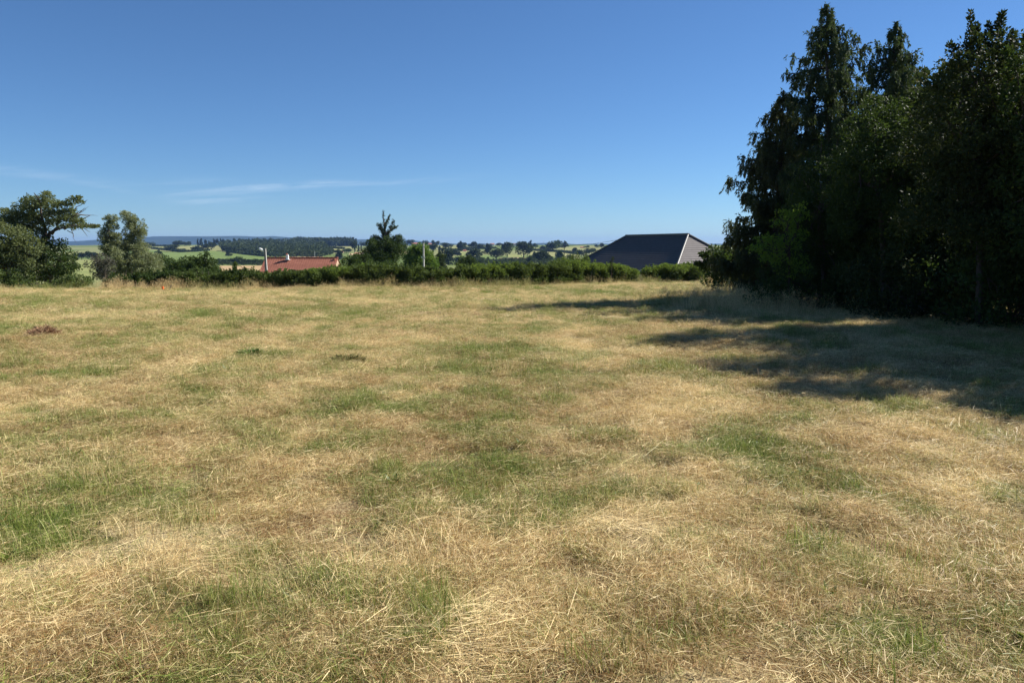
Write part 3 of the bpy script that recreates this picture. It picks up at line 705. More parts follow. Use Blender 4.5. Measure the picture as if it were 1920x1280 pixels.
# old oak at the far left
def old_oak():
    D = 52; base = ground_base(88, D)
    t = empty('oak_tree', tuple(base), 'gnarled old oak with a flat open crown and bare dead twigs on its right', 'tree')
    P, r = pxpath([(89, 536), (90, 510), (87, 488), (86, 465), (91, 445)], D, .34, .22); tubes('trunk', [(P, r)], M['bark'], t, 9)
    def lim(pts, r0, r1): return pxpath(pts, D, r0, r1, .35)
    L = [lim([(91,447),(104,434),(124,429),(150,424),(172,423)], .12, .02), lim([(97,440),(108,424),(110,410),(124,402),(131,386),(146,373)], .09, .012),
         lim([(90,448),(72,432),(54,424),(38,414),(10,420)], .12, .02), lim([(90,446),(80,425),(84,402),(86,380),(86,364)], .13, .02), lim([(84,425),(66,410),(46,408),(34,400),(30,388)], .09, .02),
         lim([(108,424),(94,410),(76,400),(60,384)], .08, .02), lim([(110,410),(104,392),(100,376)], .06, .02), lim([(54,424),(30,418),(14,408),(5,395)], .08, .02), lim([(120,430),(136,418),(150,410),(158,402)], .07, .015)]
    tubes('branches', L, M['bark'], t, 6)
    B = pxblobs([(42,388,11,8),(56,378,13,8),(70,374,14,8),(86,370,9,8),(88,362,4,4),(46,400,14,9),(62,392,14,8),(80,386,14,8),(98,382,12,7),(112,383,9,7),(124,384,8,8),(132,377,6,6),(142,371,5,3),(149,370,3,2),
                 (76,402,13,6),(58,408,10,6),(98,399,10,6),(110,396,9,6),(118,411,12,6),(134,410,10,7),(143,416,7,6),(128,424,12,4),(147,424,10,4),(160,423,8,3),(172,425,5,3),(182,424,3,2),(60,416,14,8),(90,420,9,7),(76,413,12,7),(30,402,12,8),(44,411,12,7),(150,414,7,5),(118,402,9,6),(100,413,8,5),(138,396,7,5),(128,394,8,5),(140,404,7,4),(150,378,4,4),
                 (14,398,9,6),(8,394,6,3),(22,408,9,7),(14,416,14,9),(30,424,14,8),(52,428,13,7),(66,430,8,8),(78,440,8,9),(82,430,7,6),(6,408,10,5)], D, 1.3, 3)
    leafmesh('crown', [blob_leaves(B, .12, 66, ratio=.6, clump=.42, shell=.3)], M['oak'], t)
    tw = []
    for pts in ([(134,408),(146,397),(158,392),(168,388)], [(136,412),(150,402),(163,403),(176,404)], [(140,404),(150,396),(156,391)], [(145,402),(155,404),(170,403)], [(150,424),(166,421),(178,421),(189,423)],
                [(126,432),(133,438),(136,446),(141,455)], [(134,431),(142,438),(143,446)], [(152,428),(158,435),(162,444)], [(148,400),(154,394),(164,389)], [(158,428),(166,433),(168,436)]):
        tw.append(pxpath(pts, D-.3, .028, .006, .2))
    tubes('dead_twigs', tw, M['twig'], t, 4)
    br = [pxpath([(95,519),(84,517),(72,510),(66,505)], D-.9, .05, .02, .1), pxpath([(86,517),(78,519),(71,520),(69,516)], D-.9, .035, .015, .1)]
    o = tubes('broken_branch', br, M['bark_pale'], t, 5); o['label'] = 'pale broken branch hanging beside the trunk'
old_oak()
blobtree('bushy_tree', 'dense dark bushy tree filling the far left edge, over the brick pillar', 'tree', 50,
         [(8,430,26,18),(34,440,24,16),(50,452,18,18),(66,462,16,20),(12,462,28,20),(42,474,24,20),(22,484,20,14),(62,490,18,14),(4,490,18,18),(44,502,18,10),(72,498,14,10),(-30,460,40,60),(-25,500,30,20)],
         [(24, 540), (26, 500), (30, 470)], 'oak', .14, 56, trunk_r=.16, depth=.9)
blobtree('bushy_tree', 'green bushy tree right of the old oak, drooping towards the small pale green field', 'tree', 51.5,
         [(104,456,14,14),(92,478,16,16),(112,474,18,16),(124,490,16,12),(104,500,20,14),(132,502,14,10),(118,516,18,12),(88,510,10,10),(140,500,6,6)],
         [(110, 540), (108, 510), (106, 480)], 'hazel', .13, 62, trunk_r=.12, depth=.9)
hs = [(30,518,24,14),(20,528,24,10),(52,532,16,6),(76,537,10,4),(110,532,18,9),(140,526,16,12),(160,528,12,12),(-20,525,26,16)]
blobtree('shrub', 'low green bramble under the old oak and beside the brick pillar', 'shrub', 49, hs, [(70, 540), (70, 530)], 'hedge', .11, 70, trunk_r=.04, limbs=3)
blobtree('willow_tree', 'grey green columnar willow with a twin pointed top, the shorter left one', 'tree', 60,
         [(204,418,7,14),(214,422,8,16),(197,440,7,18),(208,445,10,22),(222,455,10,22),(200,468,10,18),(216,480,16,18),(230,492,14,16),(206,500,14,14),(222,512,14,10),(203,408,4,6),(215,410,4,8),(198,455,8,20),(214,468,13,22),(226,505,18,18),(196,512,12,14)],
         [(212, 540), (210, 500), (208, 430)], 'willow', .125, 120, 'grey willow trees left of the valley', trunk_r=.1, ratio=.4, up=.6)
blobtree('willow_tree', 'grey green columnar willow with a broad rounded top, the taller right one', 'tree', 61,
         [(236,408,8,12),(248,412,10,14),(258,424,10,18),(244,434,11,20),(266,444,9,22),(250,458,13,22),(268,470,11,18),(284,486,16,12),(262,490,20,18),(290,500,14,12),(246,502,14,16),(272,508,18,10),(235,400,5,5),(256,472,16,22),(280,500,22,16),(240,450,10,24),(232,520,16,12)],
         [(252, 545), (250, 500), (248, 420)], 'willow', .125, 120, 'grey willow trees left of the valley', trunk_r=.11, ratio=.4, up=.6)
blobtree('shrub', 'dusty purple grey shrub on one dark stem at the meadow edge before the willows', 'shrub', 47,
         [(188,484,14,9),(176,496,12,12),(196,500,13,14),(206,490,8,10),(184,514,13,12),(200,520,8,12),(198,532,5,8)],
         [(199, 545), (197, 525), (190, 500)], 'greybush', .09, 100, trunk_r=.07, limbs=12)
for px, lab, bl, D, mt in ((330, 'leafy dark bush behind the low hedge, right of the willows', [(312,494,16,14),(330,492,16,12),(346,498,14,12),(300,482,8,8),(320,508,24,10)], 68, 'hazel'),
                       (380, 'leafy bush with a pointed conifer like tip behind the low hedge', [(362,486,12,8),(372,492,14,12),(388,486,8,16),(388,476,4,8),(400,492,9,10),(352,500,14,12),(390,508,20,10),(378,506,22,12)], 64, 'hazel'),
                       (470, 'thin leafy sapling top rising from the hedge left of the lamp post', [(469,512,7,9),(441,513,5,5),(440,503,2,6),(441,496,1.2,5)], 50, 'hedge')):
    blobtree('shrub', lab, 'shrub', D, bl, [(px, 535), (px, 510)], mt, .12, 75, trunk_r=.06, limbs=4)
blobtree('shrub', 'dark bushes between the red tiled roof and the cedar', 'shrub', 85, [(650,492,12,10),(664,484,12,8),(676,490,16,14),(700,500,16,10),(690,486,12,10),(655,505,14,8),(725,500,22,10)], [(680, 520), (680, 500)], 'hazel', .16, 48, trunk_r=.1)
blobtree('shrub', 'yellow green bush low between the red roof and the cedar', 'shrub', 80, [(684,499,7,6),(690,504,9,5),(674,504,8,4)], [(684, 520), (684, 505)], 'lime', .14, 60, trunk_r=.05)
blobtree('walnut_tree', 'bright green round tree beside the grey utility pole', 'tree', 118,
         [(776,470,12,10),(790,466,14,10),(768,484,14,14),(784,486,16,14),(800,480,12,12),(812,492,12,12),(798,498,16,10),(776,500,14,10),(762,496,8,10)],
         [(788, 530), (788, 490)], 'walnut', .24, 28, trunk_r=.2)
blobtree('round_tree', 'small dark tree right of the bright round one behind the hedge', 'tree', 125, [(826,484,9,12),(820,496,8,8),(831,497,7,8)], [(825, 520), (825, 490)], 'far_leaf', .22, 30, trunk_r=.12)
blobtree('round_tree', 'dark round tree with a shaded left side, just behind the hedge right of the pole', 'tree', 120, [(868,492,10,12),(880,488,10,10),(876,500,12,8),(890,496,8,8)], [(876, 520), (876, 495)], 'far_leaf_light', .2, 34, trunk_r=.14)
blobtree('shrub', 'light leafy sapling reaching over the hedge by the left corner of the dark roof', 'shrub', 58, [(1060,488,14,8),(1080,486,14,10),(1094,492,12,12),(1040,494,16,6),(1100,484,5,8)], [(1080, 530), (1080, 495)], 'hedge', .10, 70, trunk_r=.05)
blobtree('shrub', 'thin dry tipped sapling standing up in front of the dark roof', 'shrub', 51, [(1146,492,3,8),(1149,486,2,5),(1143,500,6,6)], [(1147, 530), (1147, 485)], 'plum', .08, 110, trunk_r=.02, copies=1)

# cedar
def cedar():
    D = 100; base = ground_base(722, D); s = D/F
    t = empty('cedar_tree', tuple(base), 'tall spiky cedar with forked top standing above the hedge, left of the utility pole', 'tree')
    P, r = pxpath([(722, 540), (723, 470), (722, 430), (720, 397)], D, .3, .03, .05); P[0] = base
    lead = [pxpath(p, D, .12, .02, .5) for p in ([(723,455),(714,432),(704,420)], [(724,450),(732,428),(738,412)], [(725,455),(738,448),(750,443)], [(720,455),(708,448),(698,444)], [(722,430),(726,415),(727,402)], [(723,462),(742,462),(754,448)], [(721,440),(716,430),(712,420)], [(724,440),(734,430),(741,424)])]
    tubes('trunk', [(P, r)], M['bark'], t, 7); tubes('limbs', lead, M['bark'], t, 5)
    Ps, Ds = [], []
    for (Q, rr), w in [((P[len(P)//3:], r), .45)]+[(l, .5) for l in lead]:
        for k in range(46):
            i = rng.integers(0, len(Q)-1); p = Q[i]+(Q[i+1]-Q[i])*rng.random()
            hgt = np.clip((p[2]-W(720, 397, D)[2])/-3.5, .15, 1.2)
            d = rand_unit(1)[0]; d[2] = abs(d[2])*.5+.1; L = w*1.35*hgt*rng.uniform(.4, 1); m = int(26*L)+6
            tt = np.sort(rng.random(m)); Ps.append(p+d*L*tt[:, None]+rng.normal(size=(m, 3))*.05); Ds.append(np.tile(d, (m, 1))+rand_unit(m)*1.1)
    P2, D2 = np.concatenate(Ps), np.concatenate(Ds)
    up = kites(P2, D2, rng.uniform(.12, .26, len(P2)), .07)
    o = leafmesh('needle_sprays', [up], M['cedar'], t)
    B = pxblobs([(706,460,18,12),(724,455,18,12),(740,462,16,12),(696,475,18,13),(716,478,20,14),(738,478,20,13),(752,470,12,12),(690,488,16,9),(730,492,24,10),(700,450,6,8),(750,448,6,7)], D, .8, 3)
    leafmesh('crown', [blob_leaves(B, .22, 30, ratio=.4)], M['hazel'], t)
cedar()

# ------------------------------------------------------------------ conifers and broadleaves on the right
def cypress(label, px, D, top_px, top_py, prof, mat, n_limb, lean=0, hang=1.0, seed_r=1.0, dens=1.0, y0=.03):
    """weeping cypress: upswept limbs with curtains of hanging sprays. prof: (height fraction, radius in m)"""
    base = ground_base(px, D); top = W(top_px, top_py, D); H = top[2]-base[2]
    t = empty('cypress_tree', tuple(base), label, 'tree', 'weeping conifers at the right side of the meadow')
    zz = np.linspace(0, 1, 14); sp = base+(top-base)*np.stack([zz**(2.5 if top_px < 1660 else 4), zz, zz], 1); sp[:, :2] += rng.normal(size=(14, 2))*.03
    tubes('trunk', [(sp, .17*(1-zz)**.8+.012)], M['bark'], t, 8)
    ph, pr = zip(*prof); limbs, Ps, Ds, Ls, Ws = [], [], [], [], []
    for k in range(n_limb):
        f = y0+(1-y0)*((k+rng.random())/n_limb)**.92; a = k*2.39996+rng.normal()*.4
        L = float(np.interp(f, ph, pr))*rng.uniform(.62, 1.12)
        s0 = np.array([np.interp(f, zz, sp[:, i]) for i in range(3)]); out = np.array([math.cos(a), math.sin(a), 0.])
        u = np.linspace(0, 1, 9)[:, None]
        rise = rng.uniform(.15, .5)*(1.3 if f > .8 else 1)
        P = s0+out*L*u+np.array([0, 0, 1.])*(rise*L*u-.50*L*u**2+.30*L*u**5)
        P[1:] += rng.normal(size=(8, 3))*.03*L
        limbs.append((P, np.linspace(.035*min(1, L/1.5)+.008, .006, 9)))
        ns = int(max(6, L*17.0*dens))
        for uu in rng.uniform(.12, 1.0, ns)**.8:
            p = np.array([np.interp(uu, u[:, 0], P[:, i]) for i in range(3)])+rng.normal(size=3)*np.array([.11, .11, .03])*min(1, L)
            hl = hang*rng.uniform(.2, .72)*(.55+.45*min(L, 1.6)/1.6)*(1-.35*uu); m = max(6, int(hl*66))
            tt = np.linspace(0, 1, m)[:, None]; sw = out*.22+rng.normal(size=3)*.13
            q = p+(np.array([0, 0, -1.])+sw)*hl*tt+rng.normal(size=(m, 3))*.024
            side = rand_unit(m); side[:, 2] *= .3
            Ps.append(q); Ds.append(np.array([0, 0, -1.])*.9+sw+side*.75); Ls.append(rng.uniform(.07, .14, m)); Ws.append(rng.uniform(.028, .05, m))
        m = int(L*40)+3; tt = rng.random(m)                       # sprays along the limb itself
        q = np.stack([np.interp(tt, u[:, 0], P[:, i]) for i in range(3)], 1)+rng.normal(size=(m, 3))*.03
        Ps.append(q); Ds.append(out*.8+rand_unit(m)*.7); Ls.append(rng.uniform(.08, .16, m)); Ws.append(rng.uniform(.03, .05, m))
    # leading shoot
    m = 60; q = sp[-1]+(sp[-2]-sp[-1])*rng.random((m, 1))*1.2; Ps.append(q); Ds.append(rand_unit(m)+np.array([0, 0, .9])); Ls.append(rng.uniform(.07, .16, m)); Ws.append(np.full(m, .03))
    tubes('limbs', limbs, M['bark'], t, 4)
    P, Dd, L, Wd = map(np.concatenate, (Ps, Ds, Ls, Ws))
    leafmesh('foliage', [kites(P, Dd, L*1.15, Wd*1.25, tri=True)], M[mat], t)
    return t
cypress('tallest drooping conifer of the dark group, sky showing through its open crown', 1543, 30, 1549, 8,
        [(0, 2.6), (.2, 2.9), (.45, 2.8), (.6, 2.35), (.72, 1.9), (.82, 1.35), (.9, .85), (.95, .5), (1, .12)], 'cypress', 140, dens=1.15)
cypress('second drooping conifer with a thin tip bending to the right', 1650, 27, 1679, 42,
        [(0, 2.0), (.3, 2.2), (.55, 2.1), (.7, 1.9), (.8, 1.35), (.88, .75), (.95, .35), (1, .08)], 'cypress', 110, dens=1.2)
cypress('dense weeping conifer at the left end of the dark group, branches down to the grass', 1450, 31, 1470, 172,
        [(0, 2.2), (.15, 2.5), (.35, 2.3), (.55, 1.95), (.72, 1.4), (.86, .85), (1, .2)], 'cypress_b', 110, hang=1.2, dens=1.2)
cypress('feathery conifer behind the tall shoots near the right edge', 1790, 24, 1797, 112,
        [(0, 1.8), (.4, 1.7), (.7, 1.1), (.9, .5), (1, .15)], 'cypress', 64, dens=1.1)
def shoots(name, pts_list, D, mat, size, parent_blobs=None):
    Ps, Ds, paths = [], [], []
    for pts, w, n in pts_list:
        Q, r = pxpath(pts, D, .02, .005, .1); paths.append((Q, r))
        tt = rng.random(n); i = tt*(len(Q)-1); ii = i.astype(int).clip(0, len(Q)-2); q = Q[ii]+(Q[ii+1]-Q[ii])*(i-ii)[:, None]
        rad = rand_unit(n); Ps.append(q+rad*(w*(1.1-.7*tt)*rng.random(n)**.5)[:, None]); Ds.append(rad+np.array([0, 0, .9]))
    P, Dd = np.concatenate(Ps), np.concatenate(Ds); L = size*rng.uniform(.7, 1.3, len(P))
    return paths, kites(P, Dd, L, L*.5)
def broad(label, D, blobs, trunk, mat, size, dens, shoot=None, group='broadleaf trees crowding the right side of the meadow', name='broadleaf_tree', tr=.09, copies=3, depth=.8, clump=.34):
    t = blobtree(name, label, 'tree' if name != 'shrub' else 'shrub', D, blobs, trunk, mat, size, dens, group, depth, copies, trunk_r=tr, limbs=10, clump=clump)
    if shoot:
        paths, lv = shoots('shoot', shoot, D, mat, size)
        tubes('shoots', paths, M['bark'], t, 4); leafmesh('shoot_leaves', [lv], M[mat], t)
    return t
broad('broadleaf tree with tall upright leafy shoots against the sky, near the right edge', 17.5,
      [(1800,130,45,30),(1850,110,48,38),(1770,190,45,45),(1830,200,70,60),(1880,180,50,60),(1760,270,60,60),(1840,300,80,80),(1880,260,60,70),(1780,380,80,80),(1860,420,80,90),(1900,120,30,40)],
      [(1840, 610), (1845, 400), (1835, 150)], 'plum', .08, 130,
      [([(1822,120),(1816,70),(1815,26)], .09, 330), ([(1845,110),(1842,70),(1841,42)], .13, 500), ([(1858,100),(1855,70),(1852,45)], .08, 260), ([(1866,130),(1876,70),(1887,20)], .15, 700), ([(1880,110),(1888,85),(1893,64)], .10, 250), ([(1790,110),(1783,95),(1778,84)], .1, 150), ([(1910,120),(1912,95),(1915,70)], .1, 260)])
broad('broadleaf tree cut by the right edge of the photo, its crown thin at the top', 15.8,
      [(1930,130,34,50),(1925,200,40,60),(1960,180,60,90),(1930,300,60,80),(1990,300,80,100),(1940,420,80,80),(2000,450,90,90)],
      [(1960, 630), (1960, 400), (1950, 200)], 'hazel', .08, 105, [([(1905,130),(1903,105),(1906,84)], .1, 220), ([(1930,110),(1925,80),(1922,62)], .1, 250)])
broad('rounded broadleaf tree below the bending tip of the second conifer', 22.5,
      [(1640,215,30,40),(1680,230,34,44),(1610,265,40,40),(1660,290,60,50),(1700,270,36,44),(1620,330,55,55),(1690,350,60,60),(1590,400,45,60),(1650,420,70,70),(1720,430,60,70),(1735,300,30,50)],
      [(1660, 580), (1660, 400), (1655, 250)], 'hazel', .08, 105)
broad('light green leafy tree in the middle of the dark group', 25.5,
      [(1520,320,30,36),(1560,300,24,40),(1500,370,36,40),(1545,380,45,50),(1580,350,30,50),(1505,430,40,45),(1560,460,55,50),(1530,510,55,40),(1600,490,40,40)],
      [(1540, 570), (1540, 460), (1540, 350)], 'hazel', .08, 95, [([(1540,300),(1538,275),(1540,255)], .1, 120), ([(1566,280),(1570,255),(1573,240)], .1, 120)])
broad('bright yellow green bush at the left front of the dark group', 24.2,
      [(1436,450,24,9),(1470,460,26,14),(1420,466,14,6),(1450,480,24,16),(1490,440,20,22),(1475,410,20,18),(1500,400,18,20),(1480,500,30,24)],
      [(1480, 560), (1478, 500), (1470, 450)], 'lime', .09, 80, name='shrub', tr=.05)
broad('dark large leaved bush at the left tip of the group, before the grey hip', 37,
      [(1345,470,22,9),(1332,484,16,10),(1360,486,30,16),(1392,478,30,22),(1345,506,26,16),(1380,512,36,24),(1350,530,26,14),(1410,520,30,30),(1318,476,8,3),(1312,494,8,3),(1322,500,10,6)],
      [(1370, 560), (1370, 520), (1368, 480)], 'hazel', .14, 55, name='shrub', tr=.08)
broad('low dark undergrowth at the foot of the tallest conifer', 24.5,
      [(1450,540,40,26),(1500,560,50,26),(1560,560,50,34),(1480,510,44,30),(1610,540,50,50),(1420,560,24,12)], [(1520, 585), (1520, 550)], 'hazel', .09, 65, name='shrub', tr=.05)
broad('dark bush in deep shade under the rounded broadleaf tree', 20.5,
      [(1650,520,60,50),(1700,500,60,60),(1750,520,70,50),(1640,570,50,26),(1710,575,70,30),(1780,580,70,26),(1800,500,60,60)], [(1710, 610), (1710, 560)], 'plum', .09, 60, name='shrub', tr=.05)
broad('dark bush in deep shade at the foot of the trees by the right edge', 17.5,
      [(1840,520,70,60),(1900,500,70,80),(1960,520,80,80),(1830,590,60,26),(1900,595,70,28),(1980,590,80,40)], [(1900, 640), (1900, 590)], 'hazel', .095, 60, name='shrub', tr=.05)
# the same belt of trees goes on past the right edge of the picture, and throws the shade on the meadow
def belt_tree(label, x, y, h, r, mat, shp=1.0):
    base = np.array([x, y, gz(x, y)]); t = empty('broadleaf_tree', tuple(base), label, 'tree', 'broadleaf trees crowding the right side of the meadow')
    B = []
    for k in range(20):
        f = .1+.84*k/19; rr = r*(1-abs(f-.45)**2.4*2.2)*rng.uniform(.55, .95); a = rng.random()*6.28
        B.append((x+math.cos(a)*rr*.6, y+math.sin(a)*rr*.6, base[2]+h*f, max(rr*.55, .4), max(rr*.55, .4), h*.12))
    tubes('trunk', [(wob(base, base+np.array([0, 0, h*.8]), 7, .02), np.linspace(.14, .03, 7))], M['bark'], t, 7)
    leafmesh('crown', [blob_leaves(B, .15, 75)], M[mat], t)
belt_tree('broadleaf tree just outside the right edge, behind the one cut by it', 14.2, 17.5, 7.6, 2.5, 'hazel')
belt_tree('second broadleaf tree outside the right edge', 12.6, 13.6, 7.9, 2.6, 'plum')
belt_tree('third broadleaf tree outside the right edge', 11.9, 11.0, 6.3, 2.3, 'hazel')
belt_tree('fourth broadleaf tree outside the right edge', 12.8, 8.2, 4.6, 1.8, 'plum')
belt_tree('broadleaf tree in the second row behind the dark group', 15.5, 22.5, 7.6, 2.6, 'hazel')
belt_tree('broadleaf tree in the second row behind the tall shoots', 16.6, 27.5, 7.6, 2.6, 'plum')
belt_tree('fifth broadleaf tree outside the right edge, added between the others for shade', 14.2, 15.6, 9.0, 2.7, 'hazel')  # extra unseen tree, put in to close lit gaps in the shade
belt_tree('sixth broadleaf tree outside the right edge, added between the others to thicken the shade', 13.6, 12.0, 6.9, 2.3, 'plum')  # another unseen one, there to make the meadow shade more solid
belt_tree('broadleaf tree added for shade in the second row behind the undergrowth', 14.6, 25.0, 8.2, 2.6, 'hazel')  # this and the next two are unseen, added to shade the tree foot
belt_tree('broadleaf tree added for shade in the second row behind the two tallest conifers', 16.0, 30.5, 9.0, 2.8, 'plum')
belt_tree('broadleaf tree added for shade in the second row behind the rounded one', 16.2, 20.0, 8.4, 2.6, 'hazel')
blobtree('shrub', 'dark bushes in the shade behind the trunk of the old oak', 'shrub', 54, [(60,515,14,16),(74,512,14,18),(100,514,16,16),(118,520,12,12),(86,522,14,12)], [(84, 540), (84, 520)], 'hazel', .14, 50, trunk_r=.05, limbs=3)
blobtree('shrub', 'leafy green bushes at the meadow edge between the oak and the dusty grey shrub', 'shrub', 49.5, [(128,524,12,10),(146,530,12,8),(160,526,10,10),(138,534,20,6)], [(145, 542), (145, 530)], 'oak', .11, 60, trunk_r=.04, limbs=3)
belt_tree('broadleaf tree added for shade in the third row, hidden behind the tall leafy shoots', 13.9, 22.6, 7.4, 2.4, 'plum')  # unseen, added to keep sun off the grass before the trees
belt_tree('broadleaf tree added for shade in the second row, hidden behind the rounded tree', 12.4, 24.4, 5.8, 2.0, 'hazel')  # likewise unseen, added to stop sun passing over the rounded tree

# ------------------------------------------------------------------ BUILDINGS
M['tile_dark'] = plain_mat('dark_roof_tile', (.140, .126, .122), (.180, .164, .160), 3, .75, .15, .25)
M['tile_red'] = plain_mat('red_roof_tile', (.34, .13, .085), (.46, .19, .13), 2.2, .85, .2, .2)
M['hip_cap'] = plain_mat('hip_cap_tile', (.05, .05, .053), (.07, .07, .07), 3, .5, .1, .5)
M['render'] = plain_mat('wall_render', (.55, .50, .42), (.66, .61, .53), 2, .9, .1)
M['render_warm'] = plain_mat('wall_render_warm', (.40, .27, .19), (.50, .35, .25), 2, .9, .1)
M['brick'] = plain_mat('red_brick', (.28, .09, .06), (.40, .15, .10), 5, .9, .2)
M['white'] = plain_mat('white_paint', (.72, .72, .70), (.80, .80, .78), 3, .6, .05)
M['zinc'] = plain_mat('zinc_gutter', (.28, .30, .30), (.36, .38, .38), 3, .45, .05, .5)
M['concrete'] = plain_mat('pole_concrete', (.40, .38, .36), (.52, .50, .47), 6, .85, .1)
M['pole_web'] = plain_mat('shaded_concrete', (.20, .18, .18), (.30, .27, .26), 6, .9, .1)  # darker copy of the pole concrete, stands in for its shaded side
M['window'] = plain_mat('window_glass', (.02, .03, .04), (.03, .04, .05), 3, .1, 0, .8)
M['cable'] = plain_mat('black_cable', (.03, .03, .03), (.05, .05, .05), 3, .6, 0)
M['orange'] = plain_mat('orange_plastic', (.75, .14, .03), (.85, .18, .04), 3, .5, 0)
M['clay'] = plain_mat('clay_pot', (.45, .15, .10), (.55, .2, .13), 3, .8, 0)
BOXF = np.array([[0,3,2,1],[4,5,6,7],[0,1,5,4],[1,2,6,5],[2,3,7,6],[3,0,4,7]])
def boxes(name, items, mat, parent=None):
    """items: (cx,cy,cz,sx,sy,sz) full sizes, local to parent"""
    Vs, Fs = [], []
    for k, (cx, cy, cz, sx, sy, sz) in enumerate(items):
        q = np.array([[-1,-1,-1],[1,-1,-1],[1,1,-1],[-1,1,-1],[-1,-1,1],[1,-1,1],[1,1,1],[-1,1,1]])*.5*np.array([sx, sy, sz])+np.array([cx, cy, cz])
        Vs.append(q); Fs.append(BOXF+8*k)
    return link(name, mesh_np(name, np.concatenate(Vs), np.concatenate(Fs)), mat, parent, False)
def slope_course(name, a0, a1, b0, b1, n, lift, thick, mat, parent, wave=0, pitch_cols=.3):
    """one course of tiles: lower edge a0-a1, upper edge b0-b1 of the strip, n = outward normal; rolls along it when wave > 0"""
    L = np.linalg.norm(a1-a0); k = max(2, int(L/pitch_cols)*(4 if wave else 1)+1)
    t = np.linspace(0, 1, k)[:, None]
    w = (np.sin(np.arange(k)*np.pi/2)*wave)[:, None] if wave else 0
    lo = a0+(a1-a0)*t+n*(lift+w); hi = b0+(b1-b0)*t+n*(.004+w*.5); und = a0+(a1-a0)*t+n*.004+(b0-a0)*thick*4
    V = np.concatenate([und, lo, hi]); i = np.arange(k-1)[:, None]
    Q = np.concatenate([np.hstack([i, i+1, i+1+k, i+k]), np.hstack([i+k, i+1+k, i+1+2*k, i+2*k])])
    return link(name, mesh_np(name, V, Q), mat, parent, False)
def cap(name, a, b, w, mat, parent):
    P = wob(a, b, 2, 0); V, Fc = tube_geo([(P, np.array([w, w]))], 8)
    return link(name, mesh_np(name, V, Fc, smooth=True), mat, parent, False)
def hip_house():
    th = -1.182; L, Wd, ze, zr = 18.58, 8.28, -.61, 2.48; cx, cy = 13.39, 70.5
    g = float(gh(cx, cy))-.8
    t = empty('house', (cx, cy, g), 'house with a large dark grey tiled hip roof rising behind the clipped hedge', 'house', None, th)
    ze -= g; zr -= g; i = Wd/2; hl, hw = L/2, Wd/2
    A = np.array([[-hl,-hw,ze],[hl,-hw,ze],[hl,hw,ze],[-hl,hw,ze]], float); R0 = np.array([-hl+i, 0, zr]); R1 = np.array([hl-i, 0, zr])
    wl_ = boxes('wall', [(0, -hw+.55, ze/2, L-1, .25, ze-.05), (0, hw-.55, ze/2, L-1, .25, ze-.05), (-hl+.6, 0, ze/2, .25, Wd-1.4, ze-.05), (hl-.6, 0, ze/2, .25, Wd-1.4, ze-.05)], M['render_warm'], t)
    for x in (-5, -1.5, 2.5, 6):
        w = boxes('window', [(x, -hw+.41, ze-1.3, 1.2, .06, 1.3)], M['white'], t); boxes('pane', [(x, -hw+.37, ze-1.3, 1.0, .04, 1.1)], M['window'], w)
    # roof body just under the tiles
    d = np.array([0, 0, .03])
    V = np.array([*(A-d), R0-d, R1-d]); 
    me = bpy.data.meshes.new('roof'); me.from_pydata(V.tolist(), [], [(0,1,5,4),(2,3,4,5),(3,0,4),(1,2,5),(3,2,1,0)]); rf = link('roof', me, M['tile_dark'], t, False)
    nrow = 17
    def face(a0, a1, r0, r1, lf=.05, wv=.008):
        n = np.cross(a1-a0, r0-a0); n /= np.linalg.norm(n)
        if n[2] < 0: n = -n
        for k in range(nrow):
            f0, f1 = k/nrow, (k+1)/nrow
            slope_course('tile_course', a0+(r0-a0)*f0, a1+(r1-a1)*f0, a0+(r0-a0)*f1, a1+(r1-a1)*f1, n, lf, .10, M['tile_dark'], rf, wv, .3)
    face(A[0], A[1], R0, R1, .085); face(A[2], A[3], R1, R0); face(A[1], A[2], R1, R1, .035, 0); face(A[3], A[0], R0, R0)
    up = np.array([0, 0, .06])
    for p, q in ((A[0], R0), (A[1], R1), (A[2], R1), (A[3], R0)): cap('hip_cap', p+up, q+up, .11, M['hip_cap'], rf)
    cap('ridge_cap', R0+up, R1+up, .12, M['hip_cap'], rf)
    for p in (R0, R1): cap('ridge_end', p+up, p+up*2.5+np.array([.02, 0, 0]), .14, M['hip_cap'], rf)
    boxes('gutter', [(0, -hw-.08, ze-.03, L+.2, .13, .12), (hl+.08, 0, ze-.03, .13, Wd, .12)], M['zinc'], t)
    boxes('fascia', [(0, -hw+.05, ze-.14, L-.1, .04, .16), (hl-.05, 0, ze-.14, .04, Wd-.2, .16)], M['white'], t)
hip_house()
